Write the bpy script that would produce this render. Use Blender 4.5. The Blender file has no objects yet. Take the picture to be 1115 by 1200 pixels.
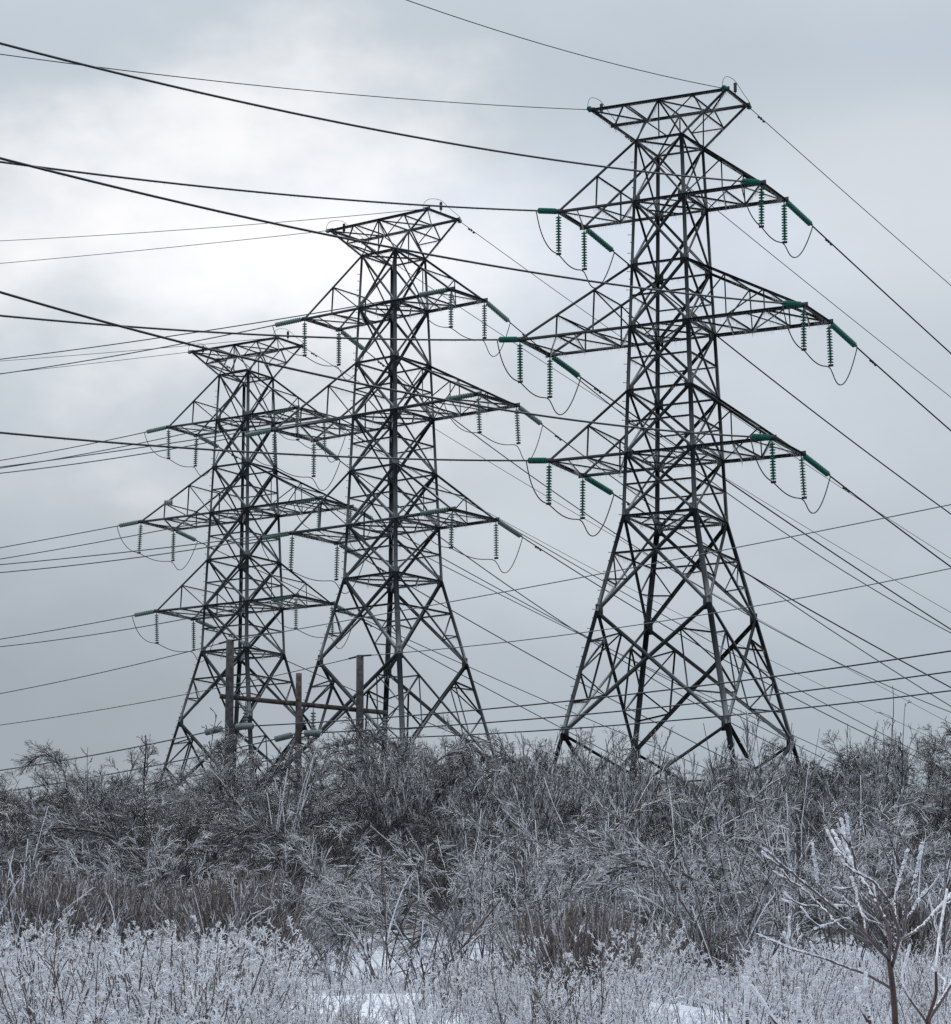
import bpy, math, random
import numpy as np
from mathutils import Vector, Matrix
C = bpy.context.scene
rad = math.radians

# ---------------------------------------------------------------- camera
PITCH, ROLL = 0.191893, -0.003518
cam_d = bpy.data.cameras.new('camera'); cam = bpy.data.objects.new('camera', cam_d)
C.collection.objects.link(cam); C.camera = cam
cam_d.sensor_fit = 'HORIZONTAL'; cam_d.sensor_width = 36.0; cam_d.lens = 3618.98/1115*36
cam_d.clip_start = 0.1; cam_d.clip_end = 12000
cam.matrix_world = Matrix.Rotation(math.pi/2+PITCH, 4, 'X') @ Matrix.Rotation(ROLL, 4, 'Z')

# ---------------------------------------------------------------- world: overcast winter sky
SUN_EL, SUN_AZ = rad(17.0), rad(-3.0)          # behind the cloud, ahead of the camera, a little left
w = bpy.data.worlds.new("World"); C.world = w; w.use_nodes = True
nt = w.node_tree; nt.nodes.clear(); N = nt.nodes.new; Lk = nt.links.new
wo = N('ShaderNodeOutputWorld')
sky = N('ShaderNodeTexSky'); sky.sky_type = 'NISHITA'; sky.sun_disc = False
sky.sun_elevation = SUN_EL; sky.sun_rotation = SUN_AZ
bg_sky = N('ShaderNodeBackground'); bg_sky.inputs['Strength'].default_value = 0.05
Lk(sky.outputs[0], bg_sky.inputs['Color'])
tc = N('ShaderNodeTexCoord')
def math_(op, a, b=None, c=None, clamp=False):
    n = N('ShaderNodeMath'); n.operation = op; n.use_clamp = clamp
    for i, v in enumerate((a, b, c)):
        if v is None: continue
        if isinstance(v, (int, float)): n.inputs[i].default_value = v
        else: Lk(v, n.inputs[i])
    return n.outputs[0]
def noise_w(scale, detail, rough=.55, off=(0,0,0), sc=(1,1,1)):
    m = N('ShaderNodeMapping'); m.inputs['Location'].default_value = off; m.inputs['Scale'].default_value = sc
    Lk(tc.outputs['Generated'], m.inputs[0])
    n = N('ShaderNodeTexNoise'); n.inputs['Scale'].default_value = scale; n.inputs['Detail'].default_value = detail
    n.inputs['Roughness'].default_value = rough; Lk(m.outputs[0], n.inputs['Vector']); return n.outputs['Fac']
def glow(az, el, width, warp, amp):
    """a soft bright place in the cloud, by direction"""
    d = Vector((math.sin(rad(az))*math.cos(rad(el)), math.cos(rad(az))*math.cos(rad(el)), math.sin(rad(el))))
    v = N('ShaderNodeVectorMath'); v.operation = 'SUBTRACT'; v.inputs[1].default_value = d
    Lk(tc.outputs['Generated'], v.inputs[0])
    m = N('ShaderNodeVectorMath'); m.operation = 'MULTIPLY'; m.inputs[1].default_value = (1/width[0], 1/width[0], 1/width[1])
    Lk(v.outputs[0], m.inputs[0])
    l = N('ShaderNodeVectorMath'); l.operation = 'LENGTH'; Lk(m.outputs[0], l.inputs[0])
    x = math_('ADD', l.outputs['Value'], math_('MULTIPLY', math_('SUBTRACT', warp, 0.5), amp))
    n = N('ShaderNodeMapRange'); n.interpolation_type = 'SMOOTHERSTEP'
    n.inputs['From Min'].default_value = 1.0; n.inputs['From Max'].default_value = 0.0
    Lk(x, n.inputs['Value']); return n.outputs['Result']
nz1 = noise_w(11, 5, .55, (1.3, .2, 4.1), (1, 1, 1.6)); nz2 = noise_w(22, 3, .45, (7.1, 3, 2), (1, 1, 1.5))
g1 = glow(-4.6, 15.9, (.145, .088), nz1, 1.7)        # the big bright break
g2 = glow(.6, 15.8, (.15, .05), nz2, 1.0)
g3 = glow(8.6, 16.6, (.11, .06), nz1, 1.0)
g4 = glow(3.0, 12.0, (.19, .09), nz2, .8)
sep = N('ShaderNodeSeparateXYZ'); Lk(tc.outputs['Generated'], sep.inputs[0])
ramp = N('ShaderNodeValToRGB'); cr = ramp.color_ramp
Lk(sep.outputs['Z'], ramp.inputs[0])
cr.elements[0].position = 0.0; cr.elements[0].color = (.36, .40, .45, 1)
cr.elements[1].position = 1.0; cr.elements[1].color = (1.45, 1.50, 1.58, 1)
for p_, c_ in ((.085, (.375, .45, .53, 1)), (.13, (.44, .515, .595, 1)), (.19, (.54, .61, .69, 1)), (.26, (.60, .675, .75, 1)), (.33, (.55, .635, .72, 1)), (.55, (1.0, 1.05, 1.12, 1))):
    e = cr.elements.new(p_); e.color = c_
def mixc(fac, a, b):
    n = N('ShaderNodeMix'); n.data_type = 'RGBA'
    Lk(fac, n.inputs['Factor'])
    for s, v in (('A', a), ('B', b)):
        i = [q for q in n.inputs if q.identifier == s+'_Color'][0]
        if isinstance(v, tuple): i.default_value = v
        else: Lk(v, i)
    return [q for q in n.outputs if q.identifier == 'Result_Color'][0]
c0 = ramp.outputs[0]
c0 = mixc(math_('MULTIPLY', g4, .75), c0, (.64, .71, .79, 1))
c0 = mixc(math_('MULTIPLY', g3, .7), c0, (.79, .84, .90, 1))
c0 = mixc(math_('MULTIPLY', g2, .8), c0, (.76, .85, .98, 1))
c0 = mixc(math_('MULTIPLY', g1, 1.0), c0, (1.12, 1.12, 1.14, 1))
g5 = glow(-9.0, 6.8, (.16, .09), nz2, .7)
c0 = mixc(math_('MULTIPLY', g5, .65), c0, (.30, .35, .41, 1))
mot = math_('ADD', .90, math_('MULTIPLY', nz1, .23))
vm = N('ShaderNodeVectorMath'); vm.operation = 'SCALE'; Lk(c0, vm.inputs[0]); Lk(mot, vm.inputs['Scale'])
bg = N('ShaderNodeBackground'); Lk(vm.outputs[0], bg.inputs['Color']); bg.inputs['Strength'].default_value = .9
cloud = N('ShaderNodeMixShader'); cloud.inputs[0].default_value = .97      # a closed cloud deck lets little of the clear sky through
Lk(bg_sky.outputs[0], cloud.inputs[1]); Lk(bg.outputs[0], cloud.inputs[2])
Lk(cloud.outputs[0], wo.inputs['Surface'])

sl = bpy.data.lights.new('sun', 'SUN'); so = bpy.data.objects.new('sun', sl); C.collection.objects.link(so)
sl.energy = 0.6; sl.angle = rad(18); sl.color = (1, .96, .9)
sd = Vector((math.sin(SUN_AZ)*math.cos(SUN_EL), math.cos(SUN_AZ)*math.cos(SUN_EL), math.sin(SUN_EL)))
so.rotation_euler = sd.to_track_quat('Z', 'Y').to_euler()
C.view_settings.view_transform = 'Standard'; C.view_settings.look = 'None'
C.view_settings.exposure = 0.0; C.view_settings.gamma = 1
C.render.film_transparent = False
C.cycles.use_denoising = False      # the fine iced twigs must stay sharp
C.cycles.sample_clamp_direct = 3.0; C.cycles.sample_clamp_indirect = 2.0

# ---------------------------------------------------------------- materials
def mat(name, base, rough=.6, metal=0.0, top=None, top_lo=.35, top_hi=.8, noise=None, nscale=6.0, coat=0.0, trans=0.0, bump=0.0, bscale=40.0, mlo=.4, mhi=.65, island=None, lucent=None):
    """base colour, optional second colour in noise patches, optional frost/ice lying on upward faces (a real layer of its own)"""
    m = bpy.data.materials.new(name); m.use_nodes = True
    t = m.node_tree; b = t.nodes['Principled BSDF']
    b.inputs['Roughness'].default_value = rough; b.inputs['Metallic'].default_value = metal
    b.inputs['Coat Weight'].default_value = coat; b.inputs['Coat Roughness'].default_value = .15
    b.inputs['Transmission Weight'].default_value = trans
    b.inputs['Base Color'].default_value = (*base, 1)
    def nd(k): return t.nodes.new(k)
    g = nd('ShaderNodeTexCoord'); cur = None
    def mx(f, a, b_):
        n = nd('ShaderNodeMix'); n.data_type = 'RGBA'; t.links.new(f, n.inputs['Factor'])
        for s, v in (('A', a), ('B', b_)):
            i = [q for q in n.inputs if q.identifier == s+'_Color'][0]
            if isinstance(v, tuple): i.default_value = (*v, 1)
            else: t.links.new(v, i)
        return [q for q in n.outputs if q.identifier == 'Result_Color'][0]
    cur = base
    if noise:
        n = nd('ShaderNodeTexNoise'); n.inputs['Scale'].default_value = nscale; n.inputs['Detail'].default_value = 4
        t.links.new(g.outputs['Object'], n.inputs['Vector'])
        r = nd('ShaderNodeMapRange'); r.inputs['From Min'].default_value = mlo; r.inputs['From Max'].default_value = mhi
        t.links.new(n.outputs['Fac'], r.inputs['Value']); cur = mx(r.outputs['Result'], cur, noise)
    if island:          # some twigs paler: more ice, with its bright glints put into the colour
        gi = nd('ShaderNodeNewGeometry'); r = nd('ShaderNodeMapRange'); r.inputs['From Min'].default_value = 1-island[0]-.12; r.inputs['From Max'].default_value = 1-island[0]+.12
        t.links.new(gi.outputs['Random Per Island'], r.inputs['Value']); cur = mx(r.outputs['Result'], cur, island[1])
    if top:
        ge = nd('ShaderNodeNewGeometry'); s = nd('ShaderNodeSeparateXYZ'); t.links.new(ge.outputs['Normal'], s.inputs[0])
        r = nd('ShaderNodeMapRange'); r.inputs['From Min'].default_value = top_lo; r.inputs['From Max'].default_value = top_hi
        t.links.new(s.outputs['Z'], r.inputs['Value']); cur = mx(r.outputs['Result'], cur, top)
    if not isinstance(cur, tuple): t.links.new(cur, b.inputs['Base Color'])
    if bump:
        n = nd('ShaderNodeTexNoise'); n.inputs['Scale'].default_value = bscale; n.inputs['Detail'].default_value = 5
        t.links.new(g.outputs['Object'], n.inputs['Vector'])
        bb = nd('ShaderNodeBump'); bb.inputs['Strength'].default_value = bump; t.links.new(n.outputs['Fac'], bb.inputs['Height'])
        t.links.new(bb.outputs[0], b.inputs['Normal'])
    if lucent:          # light passing through: (share, colour, share let straight through)
        tl = nd('ShaderNodeBsdfTranslucent'); tl.inputs['Color'].default_value = (*lucent[1], 1); ms = nd('ShaderNodeMixShader'); ms.inputs[0].default_value = lucent[0]
        out = t.nodes['Material Output']; t.links.new(b.outputs[0], ms.inputs[1]); t.links.new(tl.outputs[0], ms.inputs[2]); last = ms.outputs[0]
        if lucent[2]:
            tr = nd('ShaderNodeBsdfTransparent'); m2 = nd('ShaderNodeMixShader'); m2.inputs[0].default_value = lucent[2]
            t.links.new(last, m2.inputs[1]); t.links.new(tr.outputs[0], m2.inputs[2]); last = m2.outputs[0]
        t.links.new(last, out.inputs['Surface'])
    return m
M = {
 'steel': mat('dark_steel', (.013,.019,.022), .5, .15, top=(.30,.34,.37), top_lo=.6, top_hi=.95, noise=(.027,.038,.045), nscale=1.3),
 'steel_haze_tint': mat('haze_grey_steel', (.022,.031,.036), .5, .2, top=(.32,.36,.39), top_lo=.6, top_hi=.95, noise=(.055,.072,.082), nscale=1.3),  # far pylons' steel: slight distance haze put into the colour
 'ice': mat('clear_ice', (.93,.95,.97), .3, lucent=(.6, (.93,.95,.97), .62)),
 'glass': mat('green_glass', (.035,.19,.165), .2, coat=.4, lucent=(.5, (.14,.50,.44), 0)),
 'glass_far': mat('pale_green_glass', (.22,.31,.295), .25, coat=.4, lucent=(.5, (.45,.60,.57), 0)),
 'glass_grey': mat('grey_porcelain', (.26,.33,.335), .3, coat=.4, lucent=(.35, (.45,.55,.55), 0)),
 'fitting': mat('metal_fitting', (.04,.05,.055), .5, .5),
 'wire': mat('iced_conductor', (.030,.036,.040), .4, .3, top=(.20,.24,.28), top_lo=.4, top_hi=.9),
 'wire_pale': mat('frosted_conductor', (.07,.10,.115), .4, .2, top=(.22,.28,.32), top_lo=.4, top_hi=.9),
 'jumper': mat('jumper_metal', (.03,.038,.042), .45, .3),
 'beam': mat('dark_timber', (.028,.020,.018), .8, noise=(.09,.075,.072), nscale=6, bump=.4, bscale=25),
 'wood': mat('weathered_wood', (.042,.038,.038), .8, noise=(.10,.098,.102), nscale=7, bump=.4, bscale=25),
 'wood_red': mat('reddish_wood', (.045,.030,.027), .8, noise=(.13,.12,.125), nscale=5, bump=.4, bscale=25),
 'snow': None,
 'bark': mat('dark_bark', (.020,.016,.017), .45, coat=.4, noise=(.055,.05,.055), nscale=5),
 'twig': mat('iced_twig', (.020,.017,.018), .25, coat=.8, top=(.40,.41,.45), top_lo=.6, top_hi=1.0, noise=(.09,.085,.092), nscale=9, mlo=.5, mhi=.64, island=(.26, (.60,.61,.65))),
 'twig_pale': mat('pale_iced_twig', (.05,.042,.044), .25, coat=.8, top=(.62,.64,.69), top_lo=.4, top_hi=.98, noise=(.22,.215,.235), nscale=9, island=(.38, (.80,.82,.87))),
 'twig_dark': mat('dark_iced_twig', (.016,.0135,.014), .25, coat=.8, top=(.28,.285,.31), top_lo=.65, top_hi=1.0, noise=(.065,.06,.066), nscale=6, mlo=.5, mhi=.64, island=(.13, (.55,.56,.60))),
 'twig_brown': mat('brown_twig', (.105,.083,.074), .35, coat=.7, top=(.34,.31,.30), top_lo=.4, top_hi=.95, noise=(.20,.155,.14), nscale=9, mlo=.52, mhi=.66, island=(.22, (.64,.62,.65))),
 'rime': mat('white_rime', (.82,.84,.88), .45, noise=(.34,.31,.32), nscale=14, mlo=.5, mhi=.72, island=(.45, (.90,.92,.95))),
 'stalk': mat('dry_stalk', (.085,.050,.040), .5, coat=.3, top=(.5,.53,.6), top_lo=.2, top_hi=.9),
 'redbark': mat('red_brown_bark', (.030,.012,.011), .4, coat=.3, noise=(.065,.028,.026), nscale=30),
 'thickice': mat('white_rime_ice', (.80,.82,.87), .35, coat=.5, noise=(.40,.38,.41), nscale=70, bump=.9, bscale=160, mlo=.45, mhi=.7, trans=.15),
 'plate': mat('number_plate_paint', (.30,.36,.42), .5), 'ink': mat('plate_ink', (.05,.07,.09), .5),
}
def snow_mat():
    m = bpy.data.materials.new('snow_cover'); m.use_nodes = True
    t = m.node_tree; b = t.nodes['Principled BSDF']; b.inputs['Roughness'].default_value = .6
    g = t.nodes.new('ShaderNodeTexCoord')
    n = t.nodes.new('ShaderNodeTexNoise'); n.inputs['Scale'].default_value = 2.2; n.inputs['Detail'].default_value = 9; n.inputs['Roughness'].default_value = .65
    t.links.new(g.outputs['Object'], n.inputs['Vector'])
    # leaf litter shows through where the thicket has kept the snow off
    s = t.nodes.new('ShaderNodeSeparateXYZ'); t.links.new(g.outputs['Object'], s.inputs[0])
    r = t.nodes.new('ShaderNodeMapRange'); r.inputs['From Min'].default_value = 37; r.inputs['From Max'].default_value = 44
    t.links.new(s.outputs['Y'], r.inputs['Value'])
    a = t.nodes.new('ShaderNodeMath'); a.operation = 'MULTIPLY_ADD'; a.inputs[1].default_value = .62; a.inputs[2].default_value = -.40
    t.links.new(r.outputs[0], a.inputs[0])
    a2 = t.nodes.new('ShaderNodeMath'); a2.operation = 'ADD'; t.links.new(a.outputs[0], a2.inputs[0]); t.links.new(n.outputs['Fac'], a2.inputs[1])
    r2 = t.nodes.new('ShaderNodeMapRange'); r2.inputs['From Min'].default_value = .44; r2.inputs['From Max'].default_value = .56
    t.links.new(a2.outputs[0], r2.inputs['Value'])
    mx = t.nodes.new('ShaderNodeMix'); mx.data_type = 'RGBA'
    for i in mx.inputs:
        if i.identifier == 'A_Color': i.default_value = (.68,.75,.86,1)
        if i.identifier == 'B_Color': i.default_value = (.055,.048,.046,1)
    t.links.new(r2.outputs[0], mx.inputs['Factor'])
    t.links.new([q for q in mx.outputs if q.identifier == 'Result_Color'][0], b.inputs['Base Color'])
    bb = t.nodes.new('ShaderNodeBump'); bb.inputs['Strength'].default_value = .8; bb.inputs['Distance'].default_value = .16
    n2 = t.nodes.new('ShaderNodeTexNoise'); n2.inputs['Scale'].default_value = 9; n2.inputs['Detail'].default_value = 6
    t.links.new(g.outputs['Object'], n2.inputs['Vector']); t.links.new(n2.outputs['Fac'], bb.inputs['Height']); t.links.new(bb.outputs[0], b.inputs['Normal'])
    return m
M['snow'] = snow_mat()

# ---------------------------------------------------------------- helpers
def link(o): C.collection.objects.link(o); return o
def mesh_np(name, V, F):
    """V (n,3), F list of arrays (m,k) of faces with k corners"""
    me = bpy.data.meshes.new(name); V = np.asarray(V, np.float32)
    me.vertices.add(len(V)); me.vertices.foreach_set('co', V.ravel())
    F = [np.asarray(f, np.int32) for f in F if len(f)]
    nl = sum(f.size for f in F); nf = sum(len(f) for f in F)
    me.loops.add(nl); me.loops.foreach_set('vertex_index', np.concatenate([f.ravel() for f in F]))
    me.polygons.add(nf)
    tot = np.concatenate([np.full(len(f), f.shape[1], np.int32) for f in F])
    st = np.concatenate([[0], np.cumsum(tot)[:-1]]).astype(np.int32)
    me.polygons.foreach_set('loop_start', st); me.polygons.foreach_set('loop_total', tot)
    me.update(calc_edges=True); return me
def obj(name, me, m, parent=None, label=None, cat=None, group=None, kind=None):
    o = bpy.data.objects.new(name, me); link(o)
    if m is not None: me.materials.clear(); me.materials.append(m)
    o.parent = parent; tag(o, label, cat, group, kind); return o
def tag(o, label=None, cat=None, group=None, kind=None):
    for k, v in (('label', label), ('category', cat), ('group', group), ('kind', kind)):
        if v: o[k] = v
def empty(name, loc, rz=0, **k):
    o = link(bpy.data.objects.new(name, None)); o.location = loc; o.rotation_euler = (0, 0, rz); o.empty_display_size = .3
    tag(o, **k); return o
def copy_tree(o, parent=None):
    c = o.copy(); link(c); c.parent = parent
    for ch in list(o.children): copy_tree(ch, c)
    return c
class MB:
    def __init__(s): s.v = []; s.q = []; s.t = []
    def bar(s, p, q, wd=.08, u=None, v=None, th=None):
        """a steel angle (L section) from p to q"""
        p = np.array(p, float); q = np.array(q, float); d = q-p; L = np.linalg.norm(d); d /= L
        if u is None:
            r = np.array([0,0,1.]) if abs(d[2]) < .9 else np.array([1.,0,0])
            u = np.cross(d, r); u /= np.linalg.norm(u); v = np.cross(u, d)
            if v[2] > 0 : v = -v
        else:
            u = np.array(u, float); u -= d*(u@d); u /= np.linalg.norm(u)
            v = np.array(v, float); v -= d*(v@d); v /= np.linalg.norm(v)
        t = th or max(.012, wd*.14)
        prof = [(0,0),(wd,0),(wd,t),(t,t),(t,wd),(0,wd)]; k = len(s.v)
        for e in (p, q):
            for a, b in prof: s.v.append(e+u*(a-wd*.3)+v*(b-wd*.3))
        for i in range(6):
            j = (i+1) % 6; s.q.append((k+i, k+j, k+6+j, k+6+i))
        s.q += [(k, k+1, k+2, k+3), (k, k+3, k+4, k+5), (k+9, k+8, k+7, k+6), (k+11, k+10, k+9, k+6)]
    def box(s, c, sx, ax):
        c = np.array(c, float); k = len(s.v); X, Y, Z = [np.array(a, float) for a in ax]
        for a in (-1, 1):
            for b in (-1, 1):
                for e in (-1, 1): s.v.append(c+X*a*sx[0]/2+Y*b*sx[1]/2+Z*e*sx[2]/2)
        s.q += [tuple(k+i for i in f) for f in ((0,1,3,2),(4,6,7,5),(0,4,5,1),(2,3,7,6),(0,2,6,4),(1,5,7,3))]
    def tube(s, pts, r, n=6, cap=True):
        P = np.array(pts, float); K = len(P); T = np.gradient(P, axis=0); T /= np.linalg.norm(T, axis=1)[:, None]+1e-12
        R = np.full(K, r) if np.isscalar(r) else np.array(r)
        ref = np.array([0,0,1.]) if np.mean(np.abs(T[:,2])) < .8 else np.array([1.,.2,0])
        U = np.cross(T, ref); U /= np.linalg.norm(U, axis=1)[:, None]; W = np.cross(U, T); k = len(s.v)
        for i in range(K):
            for j in range(n):
                a = 2*math.pi*j/n; s.v.append(P[i]+(U[i]*math.cos(a)+W[i]*math.sin(a))*R[i])
        for i in range(K-1):
            for j in range(n):
                a = k+i*n+j; b = k+i*n+(j+1) % n; s.q.append((a, b, b+n, a+n))
        if cap:
            for e, i in ((0, 0), (1, K-1)):
                c = len(s.v); s.v.append(P[i])
                for j in range(n):
                    a = k+i*n+j; b = k+i*n+(j+1) % n; s.t.append((b, a, c) if e == 0 else (a, b, c))
    def lathe(s, o, ax, prof, n=8):
        """prof: list of (distance along ax, radius)"""
        o = np.array(o, float); ax = np.array(ax, float); ax /= np.linalg.norm(ax)
        ref = np.array([0,0,1.]) if abs(ax[2]) < .8 else np.array([1.,0,0])
        U = np.cross(ax, ref); U /= np.linalg.norm(U); W = np.cross(ax, U); k = len(s.v)
        for h, r in prof:
            for j in range(n):
                a = 2*math.pi*j/n; s.v.append(o+ax*h+(U*math.cos(a)+W*math.sin(a))*max(r, .002))
        for i in range(len(prof)-1):
            for j in range(n):
                a = k+i*n+j; b = k+i*n+(j+1) % n; s.q.append((a, b, b+n, a+n))
    def spike(s, p, L, r, tilt=(0,0)):
        k = len(s.v); p = np.array(p, float)
        for j in range(3):
            a = 2.1*j; s.v.append(p+np.array([math.cos(a)*r, math.sin(a)*r, 0]))
        s.v.append(p+np.array([tilt[0], tilt[1], -L])); s.t += [(k, k+1, k+3), (k+1, k+2, k+3), (k+2, k, k+3)]
    def build(s, name, m, parent=None, **k):
        return obj(name, mesh_np(name, np.array(s.v), [np.array(s.q), np.array(s.t)]), m, parent, **k)

# ---------------------------------------------------------------- ground
GY = [(-60,-3.2),(0,-1.75),(7,-.9),(15,0.0),(25,.75),(33,1.35),(40,2.0),(50,3.3),(60,4.7),(72,6.3),(85,7.9),(97,9.0),(110,9.8),(132,11.2),(155,12.4),(183,12.9),(240,13),(600,4),(2500,-30),(6000,-90)]
gx_ = np.array([a for a, b in GY]); gz_ = np.array([b for a, b in GY])
def hill(x, y):
    z = np.interp(y, gx_, gz_); k = np.clip((np.asarray(y)-5)/20, 0, 1)*np.clip(1-(np.asarray(y)-150)/200, 0, 1)
    return z + k*(.16*np.sin(x*.55+1.3)*np.sin(y*.31+.4)+.10*np.sin(x*.23-.9+y*.17)+.05*np.sin(x*1.9+y*1.3))
ys = np.concatenate([np.arange(-60,0,4), np.arange(0,48,.5), np.arange(48,130,1.5), np.arange(130,260,6), np.geomspace(260,6000,24)])
xs = np.concatenate([-np.geomspace(20,6000,26)[::-1], np.arange(-19.5,20,.5), np.geomspace(20,6000,26)])
X, Y = np.meshgrid(xs, ys); rs = np.random.RandomState(4)
Z = hill(X, Y)
for k_, a_ in ((2.7,.02),(4.9,.012)): Z += np.where((Y > 3) & (Y < 60), a_*np.sin(X*k_+2*np.sin(Y*k_*.6))*np.cos(Y*k_*.8+X*.7), 0)
Z += np.where((Y > 3) & (Y < 60), rs.randn(*Z.shape)*.006, 0)
nx = len(xs); I = np.arange(len(ys)-1)[:, None]*nx+np.arange(nx-1)[None]
g_me = mesh_np('ground', np.stack([X, Y, Z], -1).reshape(-1, 3), [np.stack([I, I+1, I+nx+1, I+nx], -1).reshape(-1, 4)])
g_me.polygons.foreach_set('use_smooth', [True]*len(g_me.polygons))
obj('snowy_ground', g_me, M['snow'], kind='structure')

# ---------------------------------------------------------------- pylons
ZL = [0, 2.808, 5.726, 8.533, 11.416, 14.220, 17.0, 21.227, 26.55, 33.0]
TOPZ = -1.741
HA = [1.097+(1.668-1.097)*z/17 for z in ZL[:7]]+[2.591, 3.75, 5.15]
HB = [1.254+(1.880-1.254)*z/17 for z in ZL[:7]]+[2.755, 3.86, 5.20]
ARM = {1: (4.825, 1.405), 3: (6.674, 1.607), 5: (5.194, 1.815), 0: (3.224, 1.246)}
TW = [(-13.9305, 182.859, 43.975, -.56844), (-4.2052, 154.811, 43.565, -.64663), (8.7062, 131.875, 42.253, -.45174)]
TN = ['far left pylon', 'middle pylon', 'nearest pylon']
Q = np.array
def half(i, t=0):   # half widths between level i and i+1
    if t == 0: return HA[i], HB[i]
    return HA[i]+(HA[i+1]-HA[i])*t, HB[i]+(HB[i+1]-HB[i])*t
def cn(sa, sb, i, t=0):
    a, b = half(i, t); z = ZL[i]+(ZL[i+1]-ZL[i])*t if t else ZL[i]
    return Q([sa*a, sb*b, -z])
def lerp(a, b, t): return a+(b-a)*t
def make_pylon(steel):
    root = empty('lattice_pylon', (0, 0, 0)); ic = MB(); R = random.Random(7)
    def fringe(p, q, dens=.055, lo=.06, hi=.40):
        p = Q(p); q = Q(q); L = np.linalg.norm(q-p); n = int(L/dens)
        ph = R.random()*9
        for i in range(n):
            t = (i+R.random())/max(n, 1); amp = .45+.55*abs(math.sin(ph+t*L*.9))
            ic.spike(lerp(p, q, t)+Q([0,0,-.02]), (lo+(hi-lo)*R.random()**1.4)*amp, .015, (R.uniform(-.01,.03), 0))
    def B(mb, p, q, wd, ice=None, **k):
        mb.bar(p, q, wd, **k)
        d = Q(q)-Q(p)
        if ice or (ice is None and abs(d[2]) < .25*np.linalg.norm(d)): fringe(p, q)
        elif ice is None and abs(d[2]) < .8*np.linalg.norm(d) and wd > .07: fringe(p, q, .16, .03, .16)
    # legs
    for sa in (-1, 1):
        for sb in (-1, 1):
            mb = MB(); ln = []
            for i in range(9):
                wd = .135 if i < 3 else .16 if i < 6 else .19
                mb.bar(cn(sa, sb, i), cn(sa, sb, i+1)+Q([0,0,-.02]), wd, u=(-sa,0,0), v=(0,-sb,0), th=.028)
                # gusset plates at the joints
                if 0 < i: mb.box(cn(sa, sb, i)+Q([-sa*.12, sb*.0, 0]), (.34, .03, .42 if i < 6 else .6), ((1,0,0),(0,1,0),(0,0,1))); mb.box(cn(sa, sb, i)+Q([0, -sb*.12, 0]), (.03, .34, .42 if i < 6 else .6), ((1,0,0),(0,1,0),(0,0,1)))
            leg = mb.build('leg', steel, root)
            if sa == -1 and sb == -1:
                bm_ = []
                for d in (Q([-.2, 0, .02]), Q([0, -.2, .02])):
                    st = MB(); st.tube([d*0, d], .014, 4); st.lathe(d*.98, d, [(0,.014),(.002,.026),(.014,.026),(.016,.002)], 6)
                    bm_.append(mesh_np('step_bolt', np.array(st.v), [np.array(st.q), np.array(st.t)])); bm_[-1].materials.append(steel)
                z = 1.0; k = 0
                while z < 31:
                    i = max(j for j in range(9) if ZL[j] <= z); t = (z-ZL[i])/(ZL[i+1]-ZL[i]); c = cn(sa, sb, i, t or 1e-6)
                    so_ = bpy.data.objects.new('step_bolt', bm_[k % 2]); link(so_); so_.parent = leg; so_.location = tuple(c); z += .42; k += 1
    # four faces of bracing
    faces = [((-1,-1),(1,-1)), ((1,-1),(1,1)), ((1,1),(-1,1)), ((-1,1),(-1,-1))]
    for (c1, c2) in faces:
        mb = MB(); out = Q([(c1[0]+c2[0])/2, (c1[1]+c2[1])/2, 0]); ou = out/np.linalg.norm(out)
        off = -ou*.03
        for i in range(6):
            wd = .115 if i != 0 else .09
            a, b, c, d = cn(*c1, i), cn(*c2, i), cn(*c1, i+1), cn(*c2, i+1)
            B(mb, a, d, wd, u=(c-a), v=-ou); B(mb, b+off, c+off, wd, u=(a-c), v=-ou)
            if i >= 2:
                m1, m2 = cn(*c1, i, .5), cn(*c2, i, .5); B(mb, m1, m2, .075)
        for i in (0, 1, 2, 3, 4, 5, 6): B(mb, cn(*c1, i), cn(*c2, i), .115 if i in (1,3,5,6) else .10)
        # tapering panel 6-7
        a, b, c, d = cn(*c1, 6), cn(*c2, 6), cn(*c1, 7), cn(*c2, 7)
        B(mb, a, d, .14, u=(c-a), v=-ou); B(mb, b+off, c+off, .14, u=(a-c), v=-ou)
        t6 = HA[6]/(HA[6]+HA[7]); X6 = lerp(a, d, t6)
        h1, h2 = cn(*c1, 6, t6), cn(*c2, 6, t6)
        B(mb, h1, X6, .09); B(mb, X6, h2, .09)
        for (h, e, k7) in ((h1, b, c), (h2, a, d)):          # lower half of the crossing diagonal towards k7
            mpt = lerp(X6, k7, .48); mp2 = lerp(h, k7, .45)
            B(mb, mp2, mpt, .06); B(mb, h, mpt, .06, ice=False)
        # panel 7-8
        e_, f_ = cn(*c1, 8), cn(*c2, 8)
        B(mb, c, f_, .15, u=(e_-c), v=-ou); B(mb, d+off, e_+off, .15, u=(c-e_), v=-ou)
        t7 = HA[7]/(HA[7]+HA[8]); X7 = lerp(c, f_, t7)
        for (top, bot, o_top, o_bot, cc) in ((c, e_, d, f_, c1), (d, f_, c, e_, c2)):
            n1 = lerp(top, X7, .48); n2 = lerp(X7, bot, .5)
            l1, l2, l3 = lerp(top, bot, .25), lerp(top, bot, .50), lerp(top, bot, .75)
            B(mb, n1, l1, .075); B(mb, n1, l2, .07, ice=False); B(mb, n1, n2, .07, ice=False)
            B(mb, l2, n2, .07); B(mb, l3, n2, .07)
        # panel 8-9
        g_, h_ = cn(*c1, 9), cn(*c2, 9); mid = (g_+h_)/2
        m8 = (e_+f_)/2+Q([0,0,-2.2])
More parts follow.
